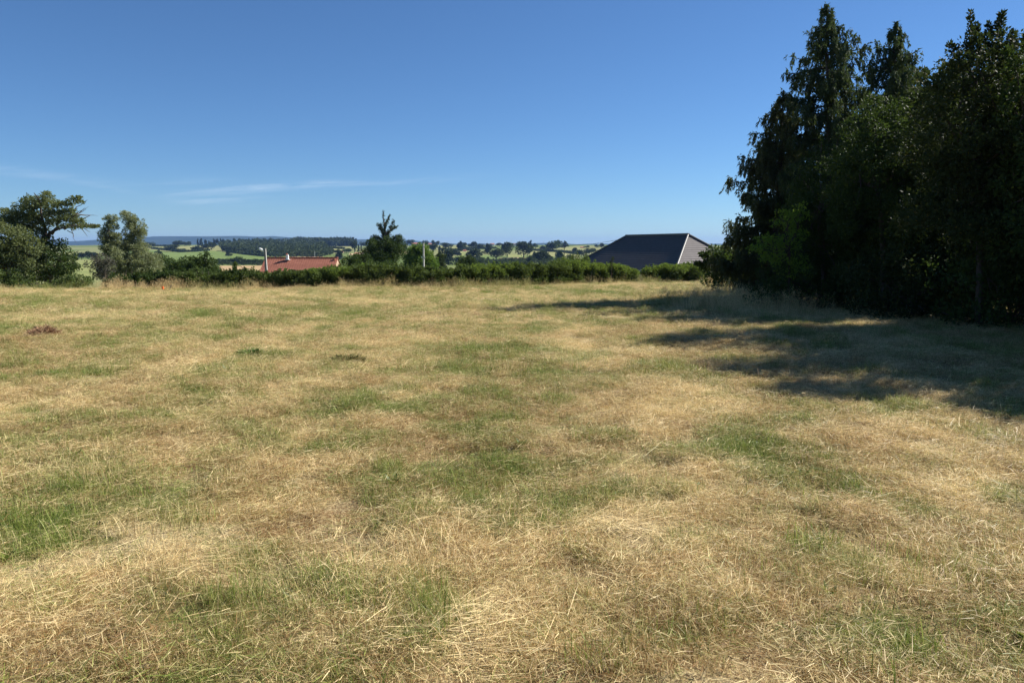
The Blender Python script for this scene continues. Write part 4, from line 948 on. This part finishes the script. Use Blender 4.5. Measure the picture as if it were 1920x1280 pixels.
def red_house():
    D = 112; a = W(497.5, 483.5, D); b = W(634, 483, D); x0, x1 = a[0], b[0]; zr = a[2]; cx = (x0+x1)/2; g = float(gh(cx, D+3))-.6
    t = empty('house', (cx, D, g), 'low house with a brick red tiled roof and a small chimney behind the hedge', 'house')
    L = x1-x0; h = zr-g; run = 4.6; drop = 3.1; ye = -run
    boxes('wall', [(0, ye+.6, (h-drop)/2, L-.4, .25, h-drop-.1), (0, -ye-.6, (h-drop)/2, L-.4, .25, h-drop-.1)], M['render'], t)
    me = bpy.data.meshes.new('gable_wall')
    for s in (-1, 1):
        pass
    gv, gf = [], []
    for s in (-1, 1):
        x = s*(L/2-.12); o = len(gv); gv += [(x, ye+.6, 0), (x, -ye-.6, 0), (x, -ye-.6, h-drop+.25), (x, 0, h-.15), (x, ye+.6, h-drop+.25)]
        gf.append(tuple(range(o, o+5)) if s > 0 else tuple(range(o+4, o-1, -1)))
    me.from_pydata(gv, [], gf); link('gable_wall', me, M['render_warm'], t, False)
    me = bpy.data.meshes.new('roof'); hl = L/2
    me.from_pydata([(-hl, ye, h-drop), (hl, ye, h-drop), (hl, 0, h), (-hl, 0, h), (hl, -ye, h-drop), (-hl, -ye, h-drop)], [], [(0,1,2,3),(3,2,4,5)]); rf = link('roof', me, M['tile_red'], t, False)
    nrow = 19
    for sgn in (1, -1):
        a0 = np.array([-hl, ye*sgn, h-drop]); a1 = np.array([hl, ye*sgn, h-drop]); r0 = np.array([-hl, 0, h]); r1 = np.array([hl, 0, h])
        n = np.array([0, -drop*sgn, run]); n = n/np.linalg.norm(n)
        for k in range(nrow):
            f0, f1 = k/nrow, (k+1)/nrow
            slope_course('tile_course', a0+(r0-a0)*f0, a1+(r1-a1)*f0, a0+(r0-a0)*f1, a1+(r1-a1)*f1, n, .06, .06, M['tile_red'], rf, .01, .34)
    nk = 30
    boxes('ridge_tiles', [(-hl+L*(k+.5)/nk, 0, h+.05+.02*(k % 2), L/nk*.9, .28, .13) for k in range(nk)], M['tile_red'], rf)
    boxes('verge_board', [(hl+.06, ye/2, h-drop/2, .1, .12, .2)], M['tile_red'], rf)
    cxp = W(541, 487, D)[0]-cx
    ch = boxes('chimney', [(cxp, -.55, h+.1, .34, .34, .75), (cxp, -.55, h-.25, .75, .6, .08)], M['white'], rf)
    boxes('chimney_pot', [(cxp-.06, -.55, h+.56, .16, .16, .2)], M['clay'], ch)
    vx = W(628, 487, D)[0]-cx
    boxes('roof_vent', [(vx, -.5, h-.22, .3, .3, .28)], M['tile_red'], rf)
red_house()
def brick_pillar():
    D = 50.5; c = W(14, 527, D); g = float(gz(c[0], D))-.1
    t = empty('brick_pillar', (c[0], D, g), 'red brick pillar with a white right edge, glimpsed under the bushy tree at the left edge', 'pillar')
    H_ = W(14, 490, D)[2]-g; w = .43; n = int(H_/.085)
    boxes('core', [(0, 0, H_/2, w-.03, w-.03, H_)], M['render'], t)
    me = boxes('brick', [(0, 0, 0, .2, .1, .068)], M['brick'], t); base = me.data; k = 0
    for r_ in range(n):
        for q in range(2):
            x = -w/4+q*w/2 if r_ % 2 else (-w/4+q*w/2)*.98
            o = me if k == 0 else bpy.data.objects.new('brick', base)
            if k: col.objects.link(o); o.parent = t
            o.location = (x, -w/2+.045, .05+r_*.085); k += 1
    boxes('edge_trim', [(w/2+.03, 0, H_/2, .07, w, H_)], M['white'], t)
    boxes('cap', [(0, 0, H_+.03, w+.16, w+.12, .06)], M['render'], t)
brick_pillar()
def lamp_post():
    D = 92; b = ground_base(502, D); b[2] = float(gh(b[0], D)); top = W(497, 466, D); Pb = W(501, 514, D)
    t = empty('lamp_post', tuple(b), 'leaning white concrete lamp post with a short curved arm, left of the red roof', 'lamp post')
    # tapered I shaped concrete mast: bright right flange, web and left flange coloured darker for shade
    h = top[2]-b[2]; dirx = (top[0]-b[0])
    def taper(x0, x1, w0, w1, d0, d1, nm, mat):
        V = []
        for z, xc, w, d in ((-.3, x0, w0, d0), (h, x1, w1, d1)):
            V += [(xc-w/2, -d/2, z), (xc+w/2, -d/2, z), (xc+w/2, d/2, z), (xc-w/2, d/2, z)]
        return link(nm, mesh_np(nm, np.array(V), BOXF), mat, t, False)
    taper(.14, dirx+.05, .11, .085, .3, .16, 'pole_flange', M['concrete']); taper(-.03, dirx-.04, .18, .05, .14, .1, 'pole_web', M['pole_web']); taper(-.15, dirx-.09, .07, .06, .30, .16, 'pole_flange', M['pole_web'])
    a = W(496, 471, D)-b; q = W(492.5, 470.5, D)-b; r = W(490, 467.2, D)-b
    V, Fc = tube_geo([(np.array([a, q, r]), np.array([.05, .05, .05]))], 6); link('lamp_arm', mesh_np('arm', V, Fc, smooth=True), M['zinc'], t, False)
    hd = W(489.3, 467.6, D)-b
    V, Fc = tube_geo([(np.array([hd+[.33, 0, -.24], hd+[.2, 0, -.14], hd, hd+[-.2, 0, .1], hd+[-.27, 0, .13]]), np.array([.06, .14, .16, .11, .02]))], 8); link('lamp_head', mesh_np('head', V, Fc, smooth=True), M['white'], t, False)
lamp_post()
def utility_pole():
    D = 98; b = ground_base(795, D); b[2] = float(gh(b[0], D)); top = W(794, 455, D); h = top[2]-b[2]
    t = empty('utility_pole', tuple(b), 'grey concrete utility pole standing before the bright green round tree', 'utility pole')
    V, Fc = tube_geo([(np.array([[0, 0, -.3], [top[0]-b[0], 0, h]]), np.array([.17, .095]))], 8); link('pole', mesh_np('pole', V, Fc, smooth=True), M['concrete'], t, False)
    zc = W(794, 483.5, D)[2]-b[2]
    boxes('bracket', [(0, 0, zc, .42, .16, .14)], M['zinc'], t)
    for sx in (-.17, .17): boxes('insulator', [(sx-.03, -.12, zc+.12, .09, .09, .16)], M['white'], t)
    boxes('pole_cap', [(top[0]-b[0], 0, h-.02, .26, .26, .08), (top[0]-b[0]+.02, 0, h-.5, .34, .1, .07)], M['zinc'], t)
utility_pole()
# overhead cable coming down behind the dark roof towards a pole in the valley
def cable():
    a = W(1058, 460.5, 190); m = W(1110, 457.5, 150); c = W(1180, 446, 112); e = W(1240, 436.5, 92)
    e[2] = min(e[2], 2.6)
    a[2] -= 0; P = np.array([a, W(1080, 459.5, 170), m, W(1140, 453, 130), c, W(1215, 447, 98)])
    tag(tubes('overhead_cable', [(P, np.full(len(P), .03))], M['cable'], None, 5), 'black overhead cable rising to the left hip of the dark roof', 'cable')
    b = a.copy(); b[2] = float(gh(b[0], b[1]))
    t = empty('utility_pole', tuple(b), 'far wooden pole in the valley trees at the lower end of the cable', 'utility pole')
    tubes('pole', [(np.array([b, a+[0, 0, .15]]), np.array([.14, .09]))], M['bark'], t, 6)
cable()
# orange marker and stake at the far edge of the meadow
def marker():
    D = float(np.interp(306, EX, ED))-1.2; b = ground_base(306, D)
    t = empty('ground_marker', tuple(b), 'tiny orange plastic boundary marker in front of the low hedge', 'marker')
    tubes('stake', [(np.array([b-[0, 0, .05], b+[0, 0, .14]]), np.array([.02, .02]))], M['bark_pale'], t, 6)
    o = boxes('marker_head', [(0, 0, .16, .09, .09, .12), (0, 0, .235, .07, .07, .03)], M['orange'], t)
    b2 = ground_base(315, D); 
    tag(tubes('wooden_stake', [(np.array([b2-[0, 0, .05], b2+[.22, 0, .36]]), np.array([.016, .012]))], M['bark_pale'], None, 5), 'thin pale leaning stake right of the orange marker', 'stake')
marker()
# hay clump with a reddish core and a small weed tuft in the left of the meadow
def clump(px, py, r, h, n, label, cat, name, g0, p0, L=(.05, .16)):
    D = CH/((py-HZN)/F-.02); b = ground_base(px, D)
    a = rng.random(n)*6.28; q = rng.random(n)**.6; P = b+np.stack([np.cos(a)*q*r, np.sin(a)*q*r*.8, h*(1-q**2)*rng.random(n)], 1)
    Dr = np.stack([np.cos(a), np.sin(a), rng.uniform(-.3, .9, n)], 1)+rand_unit(n)*.6
    V, Q, T = kites(P, Dr, rng.uniform(*L, n), .010)
    m, nt, out = newmat(name); t = attr(nt, 'tint'); c = mixc(nt, t, g0, p0)
    bs = N(nt, 'ShaderNodeBsdfPrincipled', inp={'Base Color': c, 'Roughness': .8, 'Specular IOR Level': .1}); nt.links.new(bs.outputs[0], out.inputs[0])
    tag(link(name, mesh_np(name, V, Q, {'tint': T}), m), label, cat)
clump(76, 630, .30, .2, 2200, 'small reddish brown clump of hay alone in the left of the meadow', 'hay', 'hay_clump', (.16, .075, .05), (.46, .31, .18))
clump(463, 670, .26, .14, 1100, 'dark green weed tuft, left one in the middle distance of the meadow', 'weed', 'weed_tuft', (.05, .11, .025), (.12, .22, .05), (.05, .12))
clump(645, 680, .30, .12, 1100, 'olive grass clump with a dark base, right of the green weed tuft', 'grass clump', 'grass_clump', (.09, .08, .03), (.25, .24, .09), (.05, .14))
clump(1480, 752, .26, .05, 700, 'flat dark brown clod of matted grass near the edge of the tree shade', 'clod', 'grass_clod', (.06, .035, .02), (.20, .12, .06), (.04, .10))

# ------------------------------------------------------------------ FAR LANDSCAPE: trees, woods, hedgerows, houses, masts
def far_proto(shape, light=False, n=900):
    """unit tree about 1 m tall and 1 m wide: crown and trunk in one mesh, small in the photo"""
    B = []
    if shape == 'round':
        for k in range(9):
            d = rand_unit(1)[0]; B.append((d[0]*.27, d[1]*.27, .56+d[2]*.22, .2, .2, .17))
        B.append((0, 0, .5, .36, .36, .36))
    elif shape == 'wide':
        for k in range(12):
            B.append((rng.uniform(-.36, .36), rng.uniform(-.3, .3), rng.uniform(.36, .74), .2, .2, .18))
    elif shape == 'poplar':
        for k in range(8): B.append((rng.normal()*.05, rng.normal()*.05, .12+.1*k, .26-.018*k, .26-.018*k, .14))
    else:
        for k in range(7): B.append((rng.normal()*.1, rng.normal()*.1, .15+.12*k, .34-.04*k, .34-.04*k, .16))
        B.append((.12, 0, .35, .3, .3, .25))
    cl = []
    for b in B:
        m = int(n/len(B)); d = rand_unit(m); q = d*np.array(b[3:])*(rng.random(m)**.3)[:, None]+np.array(b[:3])
        cl.append(kites(q, d+rand_unit(m)*.9, .11*rng.uniform(.6, 1.4, m), .075))
    Vt, Ft = tube_geo([(np.array([[0, 0, -.08], [0, 0, .3]]), np.array([.035, .025]))], 5)
    cl.append((Vt, Ft, np.zeros(len(Vt))))
    Vs, Fs, Ts, o = [], [], [], 0
    for V, Fc, T in cl: Vs.append(V); Fs.append(Fc+o); Ts.append(T); o += len(V)
    me = mesh_np('far_tree', np.concatenate(Vs), np.concatenate(Fs), {'tint': np.concatenate(Ts)}); me.materials.append(M['far_leaf_light' if light else 'far_leaf'])
    return me
PROTO = {}
for s in ('round', 'wide', 'poplar', 'oval'):
    PROTO[s] = [far_proto(s) for _ in range(3)]+[far_proto(s, True)]
def far_tree(px, py, w, h, label, shape=None, group='far trees dotted over the valley fields', D=None):
    """px, py: foot of the tree in the photo; w, h in photo px"""
    if D is None: D, x, z = hit(px, max(py, 461.5))
    x = (px-960)/F*D; z = float(gh(x, D)); w *= 1.22; h *= 1.2
    if shape is None: shape = 'wide' if w > h*1.35 else ('poplar' if h > w*1.8 else ('round' if rng.random() < .6 else 'oval'))
    o = bpy.data.objects.new('far_tree', PROTO[shape][int(rng.integers(0, 4))]); col.objects.link(o)
    zt = W(px, py-h, D)[2]
    o.location = (x, D, z); o.scale = (w*D/F, w*D/F, max(zt-z, 1.5)*1.02); o.rotation_euler = (0, 0, rng.random()*6.28)
    return tag(o, label, 'tree', group)
FT = []
def z6(ox, oy, lst): FT.extend([(ox+c[0]/6, oy+c[1]/6, c[2]/6, c[3]/6, c[4] if len(c) > 4 else None) for c in lst])
z6(260, 380, [(155,512,95,62,'round dark tree at the left end of the dry hillside, right of the willows'),(470,490,110,58,'wide dark tree at the top of the dry hillside'),(550,486,80,42,'low tree beside the wide one on the hilltop'),(600,484,50,40,'small tree ending the hilltop clump'),
 (410,553,110,75,'large round dark tree between dry field and green pasture'),(500,553,90,34,'low bush right of the large round tree above the green pasture'),(345,545,50,36,'little bush left of the large round tree above the pasture'),(670,550,92,56,'dark rounded tree at the top edge of the green pasture'),
 (785,540,80,70,'taller dark tree before the wood at the pasture edge'),(850,535,84,78,'tree joining the left end of the dark wood'),(730,545,60,40,'low tree in the hedgerow above the green pasture'),
 (1030,600,60,50,'small leaning tree alone in the green pasture'),(1060,604,36,26,'bush at the foot of the small leaning tree'),(1100,690,140,80,'wide dark tree below the green pasture'),(1190,690,90,54,'low tree right of the wide one below the pasture'),(1260,690,64,48,'bush in the hedgerow left of the lamp post'),(1345,695,110,60,'hedgerow tree just left of the lamp post'),
 (960,700,90,34,'low bush in the dark hedgerow over the tan field'),(240,640,90,90,'rounded bush right of the willows'),(1380,690,60,45,'bush touching the lamp post in the hedgerow')])
for i, (x, w, h) in enumerate([(697,24,48),(735,44,52),(782,22,48),(820,18,34),(880,34,50),(912,30,52),(950,22,50),(980,24,50),(1017,20,40),(1052,12,42),(1100,28,60),(1160,36,56),(1202,42,50),(1272,24,50),(1305,28,48),(1345,44,48),(1410,20,36),(1465,22,40)]):
    FT.append((260+x/6, 458, max(w, h*.62)/6, h/6, ['first', 'second', 'third', 'fourth', 'fifth', 'sixth'][i % 6]+' tree of the '+('left', 'middle', 'right')[i//6]+' third of the hilltop row before the blue hills'))
z6(560, 380, [(1262,470,80,50,'round tree left of the village roofs'),(1430,450,60,28,None),(1520,455,36,32,'small round tree above the village roofs'),(1568,458,44,26,None),(1170,470,30,80,'thin dark poplar right of the cedar'),(1525,555,104,80,'round tree just right of the bright walnut top'),
 (1592,542,44,44,'little tree behind the round one right of the pole'),(1668,530,100,72,'round tree on the slope right of the pole'),(1728,600,150,80,'broad dark tree in the valley right of the pole'),(1690,700,170,150,'large dark tree group behind the hedge right of the pole'),(1590,700,80,130,'narrow dark tree touching the walnut on its right'),
 (1830,535,104,78,'round tree high on the slope, left of the white houses'),(1880,472,40,22,None),(640,560,84,110,'tall rounded tree left of the cedar'),(690,545,26,66,'thin poplar in the village left of the cedar'),(716,545,24,60,'second thin poplar left of the cedar'),(745,492,70,46,'tree on the skyline left of the cedar'),
 (550,565,90,50,'low tree beyond the right end of the red roof'),(360,545,56,28,'bush in the straw field beyond the red roof'),(1130,500,60,60,None),(470,640,110,90,'dark tree right behind the red roof gable'),(1200,540,60,50,None),(1640,660,90,50,None),(1790,600,90,40,None)])
z6(860, 400, [(25,415,80,80,'round tree on the slope below the far left end of the village'),(82,352,34,22,None),(175,410,64,84,'pointed dark tree on the slope left of the white houses'),(235,412,90,60,None),(130,385,60,40,None),(340,402,80,54,'round tree below the white houses'),(210,525,190,115,'large spreading tree in the valley left of centre'),
 (330,455,90,90,'round dark tree beside the narrow green field'),(425,522,150,112,'large round tree right of the narrow green field'),(545,490,130,140,'tall dark tree over the bare tan field, left one'),(600,405,70,60,None),(730,500,185,155,'large dark tree over the bare tan field, right one'),(460,370,70,34,None),(680,380,60,44,None),
 (810,378,44,60,'upright tree on the skyline right of the barn'),(862,396,60,50,'low round tree right of the upright skyline tree'),(940,422,72,52,'round tree at the left end of the sloping pasture'),(1055,432,150,112,'great spreading tree at the top of the sloping pasture'),(1125,390,90,76,'tree joined to the great spreading tree'),(1190,388,70,60,'tree ending the skyline group, left of the hilltop pasture'),
 (1302,456,62,60,'small round tree in the hilltop pasture'),(1375,490,104,72,'dark tree below the small round one, left of the roof'),(1435,392,50,28,None),(1490,465,120,66,'wide tree between pasture and dark roof'),(1548,388,48,36,None),(1602,392,54,48,'tree on the skyline next to the hip of the dark roof'),(1640,390,40,26,None),
 (940,578,150,135,'big dark tree in the valley left of the sapling by the dark roof'),(850,515,80,66,None),(1010,570,90,84,'dark tree right of the big one in the valley'),(1130,528,110,84,'light green tree under the sloping pasture'),(1110,500,60,60,None),(795,590,64,100,'narrow dark tree behind the hedge below the tan field'),(705,560,80,60,'low tree under the bare tan field'),
 (250,612,70,80,'small dark tree just behind the hedge left of centre'),(330,562,70,54,None),(15,480,50,34,None),(530,540,60,34,None),(1250,520,90,50,None),(440,590,90,50,None),(1030,540,60,50,None)])
MARKS = [(497,490,'the lamp post'),(722,440,'the cedar'),(794,475,'the utility pole'),(810,458,'the hill village'),(968,487,'the bare tan field'),(958,452,'the thin skyline mast'),(923,457,'the white skyline house'),
 (1040,477,'the sloping pasture'),(1038,462,'the great spreading tree'),(1110,490,'the dark hip roof'),(1091,463,'the red brick skyline barn'),(915,481,'the narrow green field'),(865,484,'the sunny pasture'),(873,470,'the tiny brown farmhouse')]
seen = {}
for px, py, w, h, lab in FT:
    g = 'far trees dotted over the valley fields'
    if lab is None:
        m = min(MARKS, key=lambda q: (q[0]-px)**2+9*(q[1]-py)**2); dx, dy = px-m[0], py-m[1]
        side = ('left of' if dx < 0 else 'right of') if abs(dx) > 2.2*abs(dy) else ('above' if dy < 0 else 'below')
        k = (side, m[2]); seen[k] = seen.get(k, 0)+1
        lab = 'small dark green far tree '+side+' '+m[2]+['', ', the second such tree', ', the third such tree', ', the fourth such tree'][seen[k]-1]; g = 'small far trees in the hedgerows'
    far_tree(px, py, w, h, lab, group=g)
# dark low trees against the ground at the left behind the small green field
for px, w, h, lab in ((158, 14, 12, 'dark round tree behind the small pale green field at the left'), (170, 14, 14, 'dark tree left of the willows behind the small green field'), (146, 12, 10, 'low dark tree right of the bushy green tree'), (181, 12, 12, 'low dark tree half behind the dusty grey shrub')):
    far_tree(px, 487, w, h, lab)

def wood(name, label, poly, dens, hpx, seed=1, n=900, dr=(400, 3000)):
    """a wood read as one mass: many rough crowns packed on the slope"""
    xs = [p[0] for p in poly]; ys = [p[1] for p in poly]; parts = []; cnt = 0; tries = 0
    while cnt < n and tries < n*12:
        tries += 1
        px, py = rng.uniform(min(xs), max(xs)), rng.uniform(min(ys), max(ys))
        if not inpoly(np.array([px]), np.array([py]), poly)[0]: continue
        D, x, z = hit(px, py, dr[0], dr[1]); h = hpx*D/F*rng.uniform(.75, 1.2); r = h*rng.uniform(.34, .55); m = 84
        d = rand_unit(m); q = d*np.array([r, r, h*.36])+np.array([x, D, z+h*.6]); q += rng.normal(size=(m, 3))*r*.12
        parts.append(kites(q, d+rand_unit(m)*.8, r*.6, r*.5, tri=True)); cnt += 1
    return tag(leafmesh(name, parts, M['wood_leaf']), label, kind='stuff')
wood('wood', 'dark wood covering the slope behind the lamp post and the red roof', [(413,463),(440,461),(500,459.5),(555,460),(600,461),(612,468),(622,478),(600,483),(560,484),(520,483),(495,480.5),(470,476.5),(440,474),(418,470.5)], 1, 10, n=620)
wood('hilltop_wood', 'long dark wood along the hilltop left of the cedar', [(548,460.3),(600,459.3),(662,460.5),(662,462),(600,462),(548,463)], 1, 12, n=240, dr=(1500, 3000))
wood('valley_wood', 'band of dark trees on the skyline left of centre', [(690,466),(760,466),(760,472),(690,472)], 1, 8, n=110)
wood('valley_wood', 'dark band of trees along the valley floor right of centre', [(870,492),(1110,494),(1110,500),(870,500)], 1, 8, n=150, dr=(300, 1500))
wood('valley_wood', 'dark band of trees on the valley floor behind the left hedge', [(405,493),(500,492),(500,498),(405,498)], 1, 5, n=90, dr=(300, 1500))
def hedgerow(pts, label, w=3, h=3.2):
    Ps = []
    for (x0, y0), (x1, y1) in zip(pts[:-1], pts[1:]):
        n = max(2, int(math.hypot(x1-x0, y1-y0)/.7))
        for t in np.linspace(0, 1, n):
            D, x, z = hit(x0+(x1-x0)*t, y0+(y1-y0)*t, 300); Ps.append((x, D, z))
    Ps = np.array(Ps); B = []
    idx = np.repeat(np.arange(len(Ps)), 26); m = len(idx)
    q = Ps[idx]+rand_unit(m)*np.array([w, w, h*.5])*rng.uniform(.5, 1.1, m)[:, None]+np.array([0, 0, h*.5])
    o = leafmesh('hedgerow', [kites(q, rand_unit(m), 2.2, 1.5)], M['far_leaf'])
    tag(o, label, 'hedgerow', 'hedgerows between the far fields')
hedgerow([(284,466.5),(317,470),(340,473),(367,472),(392,470)], 'dark hedgerow between the dry hillside and the green pasture')
hedgerow([(271,462),(300,461.8),(320,461.6)], 'dark hedgerow along the top of the dry hillside')
hedgerow([(425,472),(460,477),(495,480.5)], 'dark hedge along the foot of the wood above the pasture')
hedgerow([(405,492),(440,495),(470,495.5),(500,495)], 'dark hedgerow above the tan field')
hedgerow([(590,463.5),(625,465.5),(645,467)], 'thin hedgerow between the two straw fields beyond the red roof')
hedgerow([(600,470),(640,474.5)], 'thin lower hedgerow in the straw field beyond the red roof')
hedgerow([(994,469.5),(1026,471.5),(1055,473),(1083,477)], 'hedgerow across the slope left of the small round tree')
hedgerow([(940,491.5),(970,491),(1002,491.5)], 'hedgerow under the bare tan field')
hedgerow([(868,466),(900,467),(930,466)], 'hedgerow on the slope under the white houses')
hedgerow([(826,468),(850,470),(884,470)], 'hedgerow crossing the pasture right of the pole')
hedgerow([(1046,464),(1066,462.3)], 'short hedgerow at the top left of the hilltop pasture')
hedgerow([(855,489),(880,490),(905,488)], 'hedgerow under the sunny pasture')

def far_house(px, py, w, h, wall, roof, label, cat='house', D=None, depth=8, roof_h=.45, group=None):
    if D is None: D, x, z = hit(px, max(py, 460.8))
    x = (px-960)/F*D; z = float(gh(x, D)); s = D/F; zt = W(px, py-h, D)[2]-z; zt = max(zt, h*s*.8); ww = w*s; wh = max(zt-h*s*roof_h, .5); dd = min(depth, ww*.8)
    t = empty('barn' if cat == 'barn' else 'house', (x, D, z), label, cat, group)
    boxes('wall', [(0, 0, wh/2-.5, ww, dd, wh+1)], M[wall], t)
    V = [(-ww*.53, -dd*.58, wh-.1), (ww*.53, -dd*.58, wh-.1), (ww*.53, dd*.58, wh-.1), (-ww*.53, dd*.58, wh-.1), (-ww*.53, 0, zt), (ww*.53, 0, zt)]
    me = bpy.data.meshes.new('roof'); me.from_pydata(V, [], [(0,1,5,4),(2,3,4,5),(3,0,4),(1,2,5),(3,2,1,0)]); link('roof', me, M[roof], t, False)
    if w > 5: boxes('window', [(-ww*.22, -dd/2-.03, wh*.5, ww*.12, .06, wh*.3), (ww*.2, -dd/2-.03, wh*.5, ww*.12, .06, wh*.3)], M['window'], t)
    return t
far_house(923.5, 459.5, 7, 3.4, 'white', 'tile_red', 'white house on the skyline left of the thin mast')
far_house(952, 460, 8, 2.2, 'render', 'tile_red', 'pale low house left of the dark roofed barn on the skyline')
far_house(965, 460.5, 15, 4.8, 'render', 'tile_dark', 'long dark roofed barn on the skyline beside the thin mast', 'barn', depth=18)
far_house(779, 459.8, 13, 5, 'render', 'clay', 'house with a pinkish roof on the skyline left of the utility pole')
far_house(803, 459.8, 16, 4, 'render', 'tile_red', 'long house with a red roof right of the utility pole top')
far_house(816, 459.4, 4, 3, 'white', 'tile_red', 'small white house at the right end of the hill village')
far_house(672, 477, 9, 3.5, 'render', 'tile_red', 'farm house among trees left of the cedar')
far_house(642, 474, 8, 4, 'render_warm', 'clay', 'brown roofed house beyond the right end of the red roof')
far_house(681, 476.5, 5, 3, 'white', 'tile_red', 'small white house at the foot of the cedar, left side')
far_house(872, 471.5, 6, 3.2, 'render_warm', 'tile_red', 'tiny brown farmhouse in the pale valley pasture')
far_house(1091, 464.8, 8, 2.4, 'brick', 'tile_red', 'red brick barn on the skyline above the hilltop pasture')
far_house(833, 498.2, 10, 1.8, 'white', 'render', 'low white building behind the hedge right of the bright round tree', D=420)
def mast(px, y0, y1, D, label, w=.5):
    x = (px-960)/F*D; z = float(gh(x, D)); zt = W(px, y1, D)[2]; h = zt-z
    t = empty('mast', (x, D, z), label, 'mast')
    L = []
    for sx in (-1, 1):
        for sy in (-1, 1): L.append((np.array([[sx*w, sy*w, 0], [sx*w*.2, sy*w*.2, h]])+np.array([x, D, z]), np.array([.11, .09])))
    tubes('mast_leg', L, M['zinc'], t, 4)
    B = []
    n = 9
    for k in range(n):
        f0, f1 = k/n, (k+1)/n; a, b = w*(1-.8*f0), w*(1-.8*f1); s = 1 if k % 2 else -1
        B.append((np.array([[x-a*s, D-a, z+h*f0], [x+b*s, D-b, z+h*f1]]), np.array([.06, .06])))
    tubes('cross_brace', B, M['zinc'], t, 4)
mast(958.5, 458, 447.5, 1900, 'thin lattice mast on the skyline beside the dark roofed barn', 1.3)
mast(1018.5, 458, 450.5, 2100, 'faint thin mast on the skyline left of the great spreading tree', .9)
mast(1034.5, 455, 450.5, 2100, 'faintest thin mast rising behind the great spreading tree', .7)
mast(592.5, 482, 471, 420, 'thin pole against the dark wood above the red roof', .12)

# ------------------------------------------------------------------ the air: haze over the whole country
def haze():
    R_ = 14300.0; z0, z1 = -60.0, 135.0
    o = boxes('haze', [(0, 0, (z0+z1)/2, 2*R_, 2*R_, z1-z0)], None)
    m = bpy.data.materials.new('haze_air'); m.use_nodes = True; nt = m.node_tree; nt.nodes.clear()
    out = nt.nodes.new('ShaderNodeOutputMaterial'); v = nt.nodes.new('ShaderNodeVolumePrincipled')
    v.inputs['Color'].default_value = (.24, .43, .88, 1); v.inputs['Density'].default_value = HAZE_DENS; v.inputs['Anisotropy'].default_value = .1
    nt.links.new(v.outputs[0], out.inputs['Volume']); o.data.materials.append(m)
    tag(o, kind='stuff')
HAZE_DENS = 5.5e-5
haze()
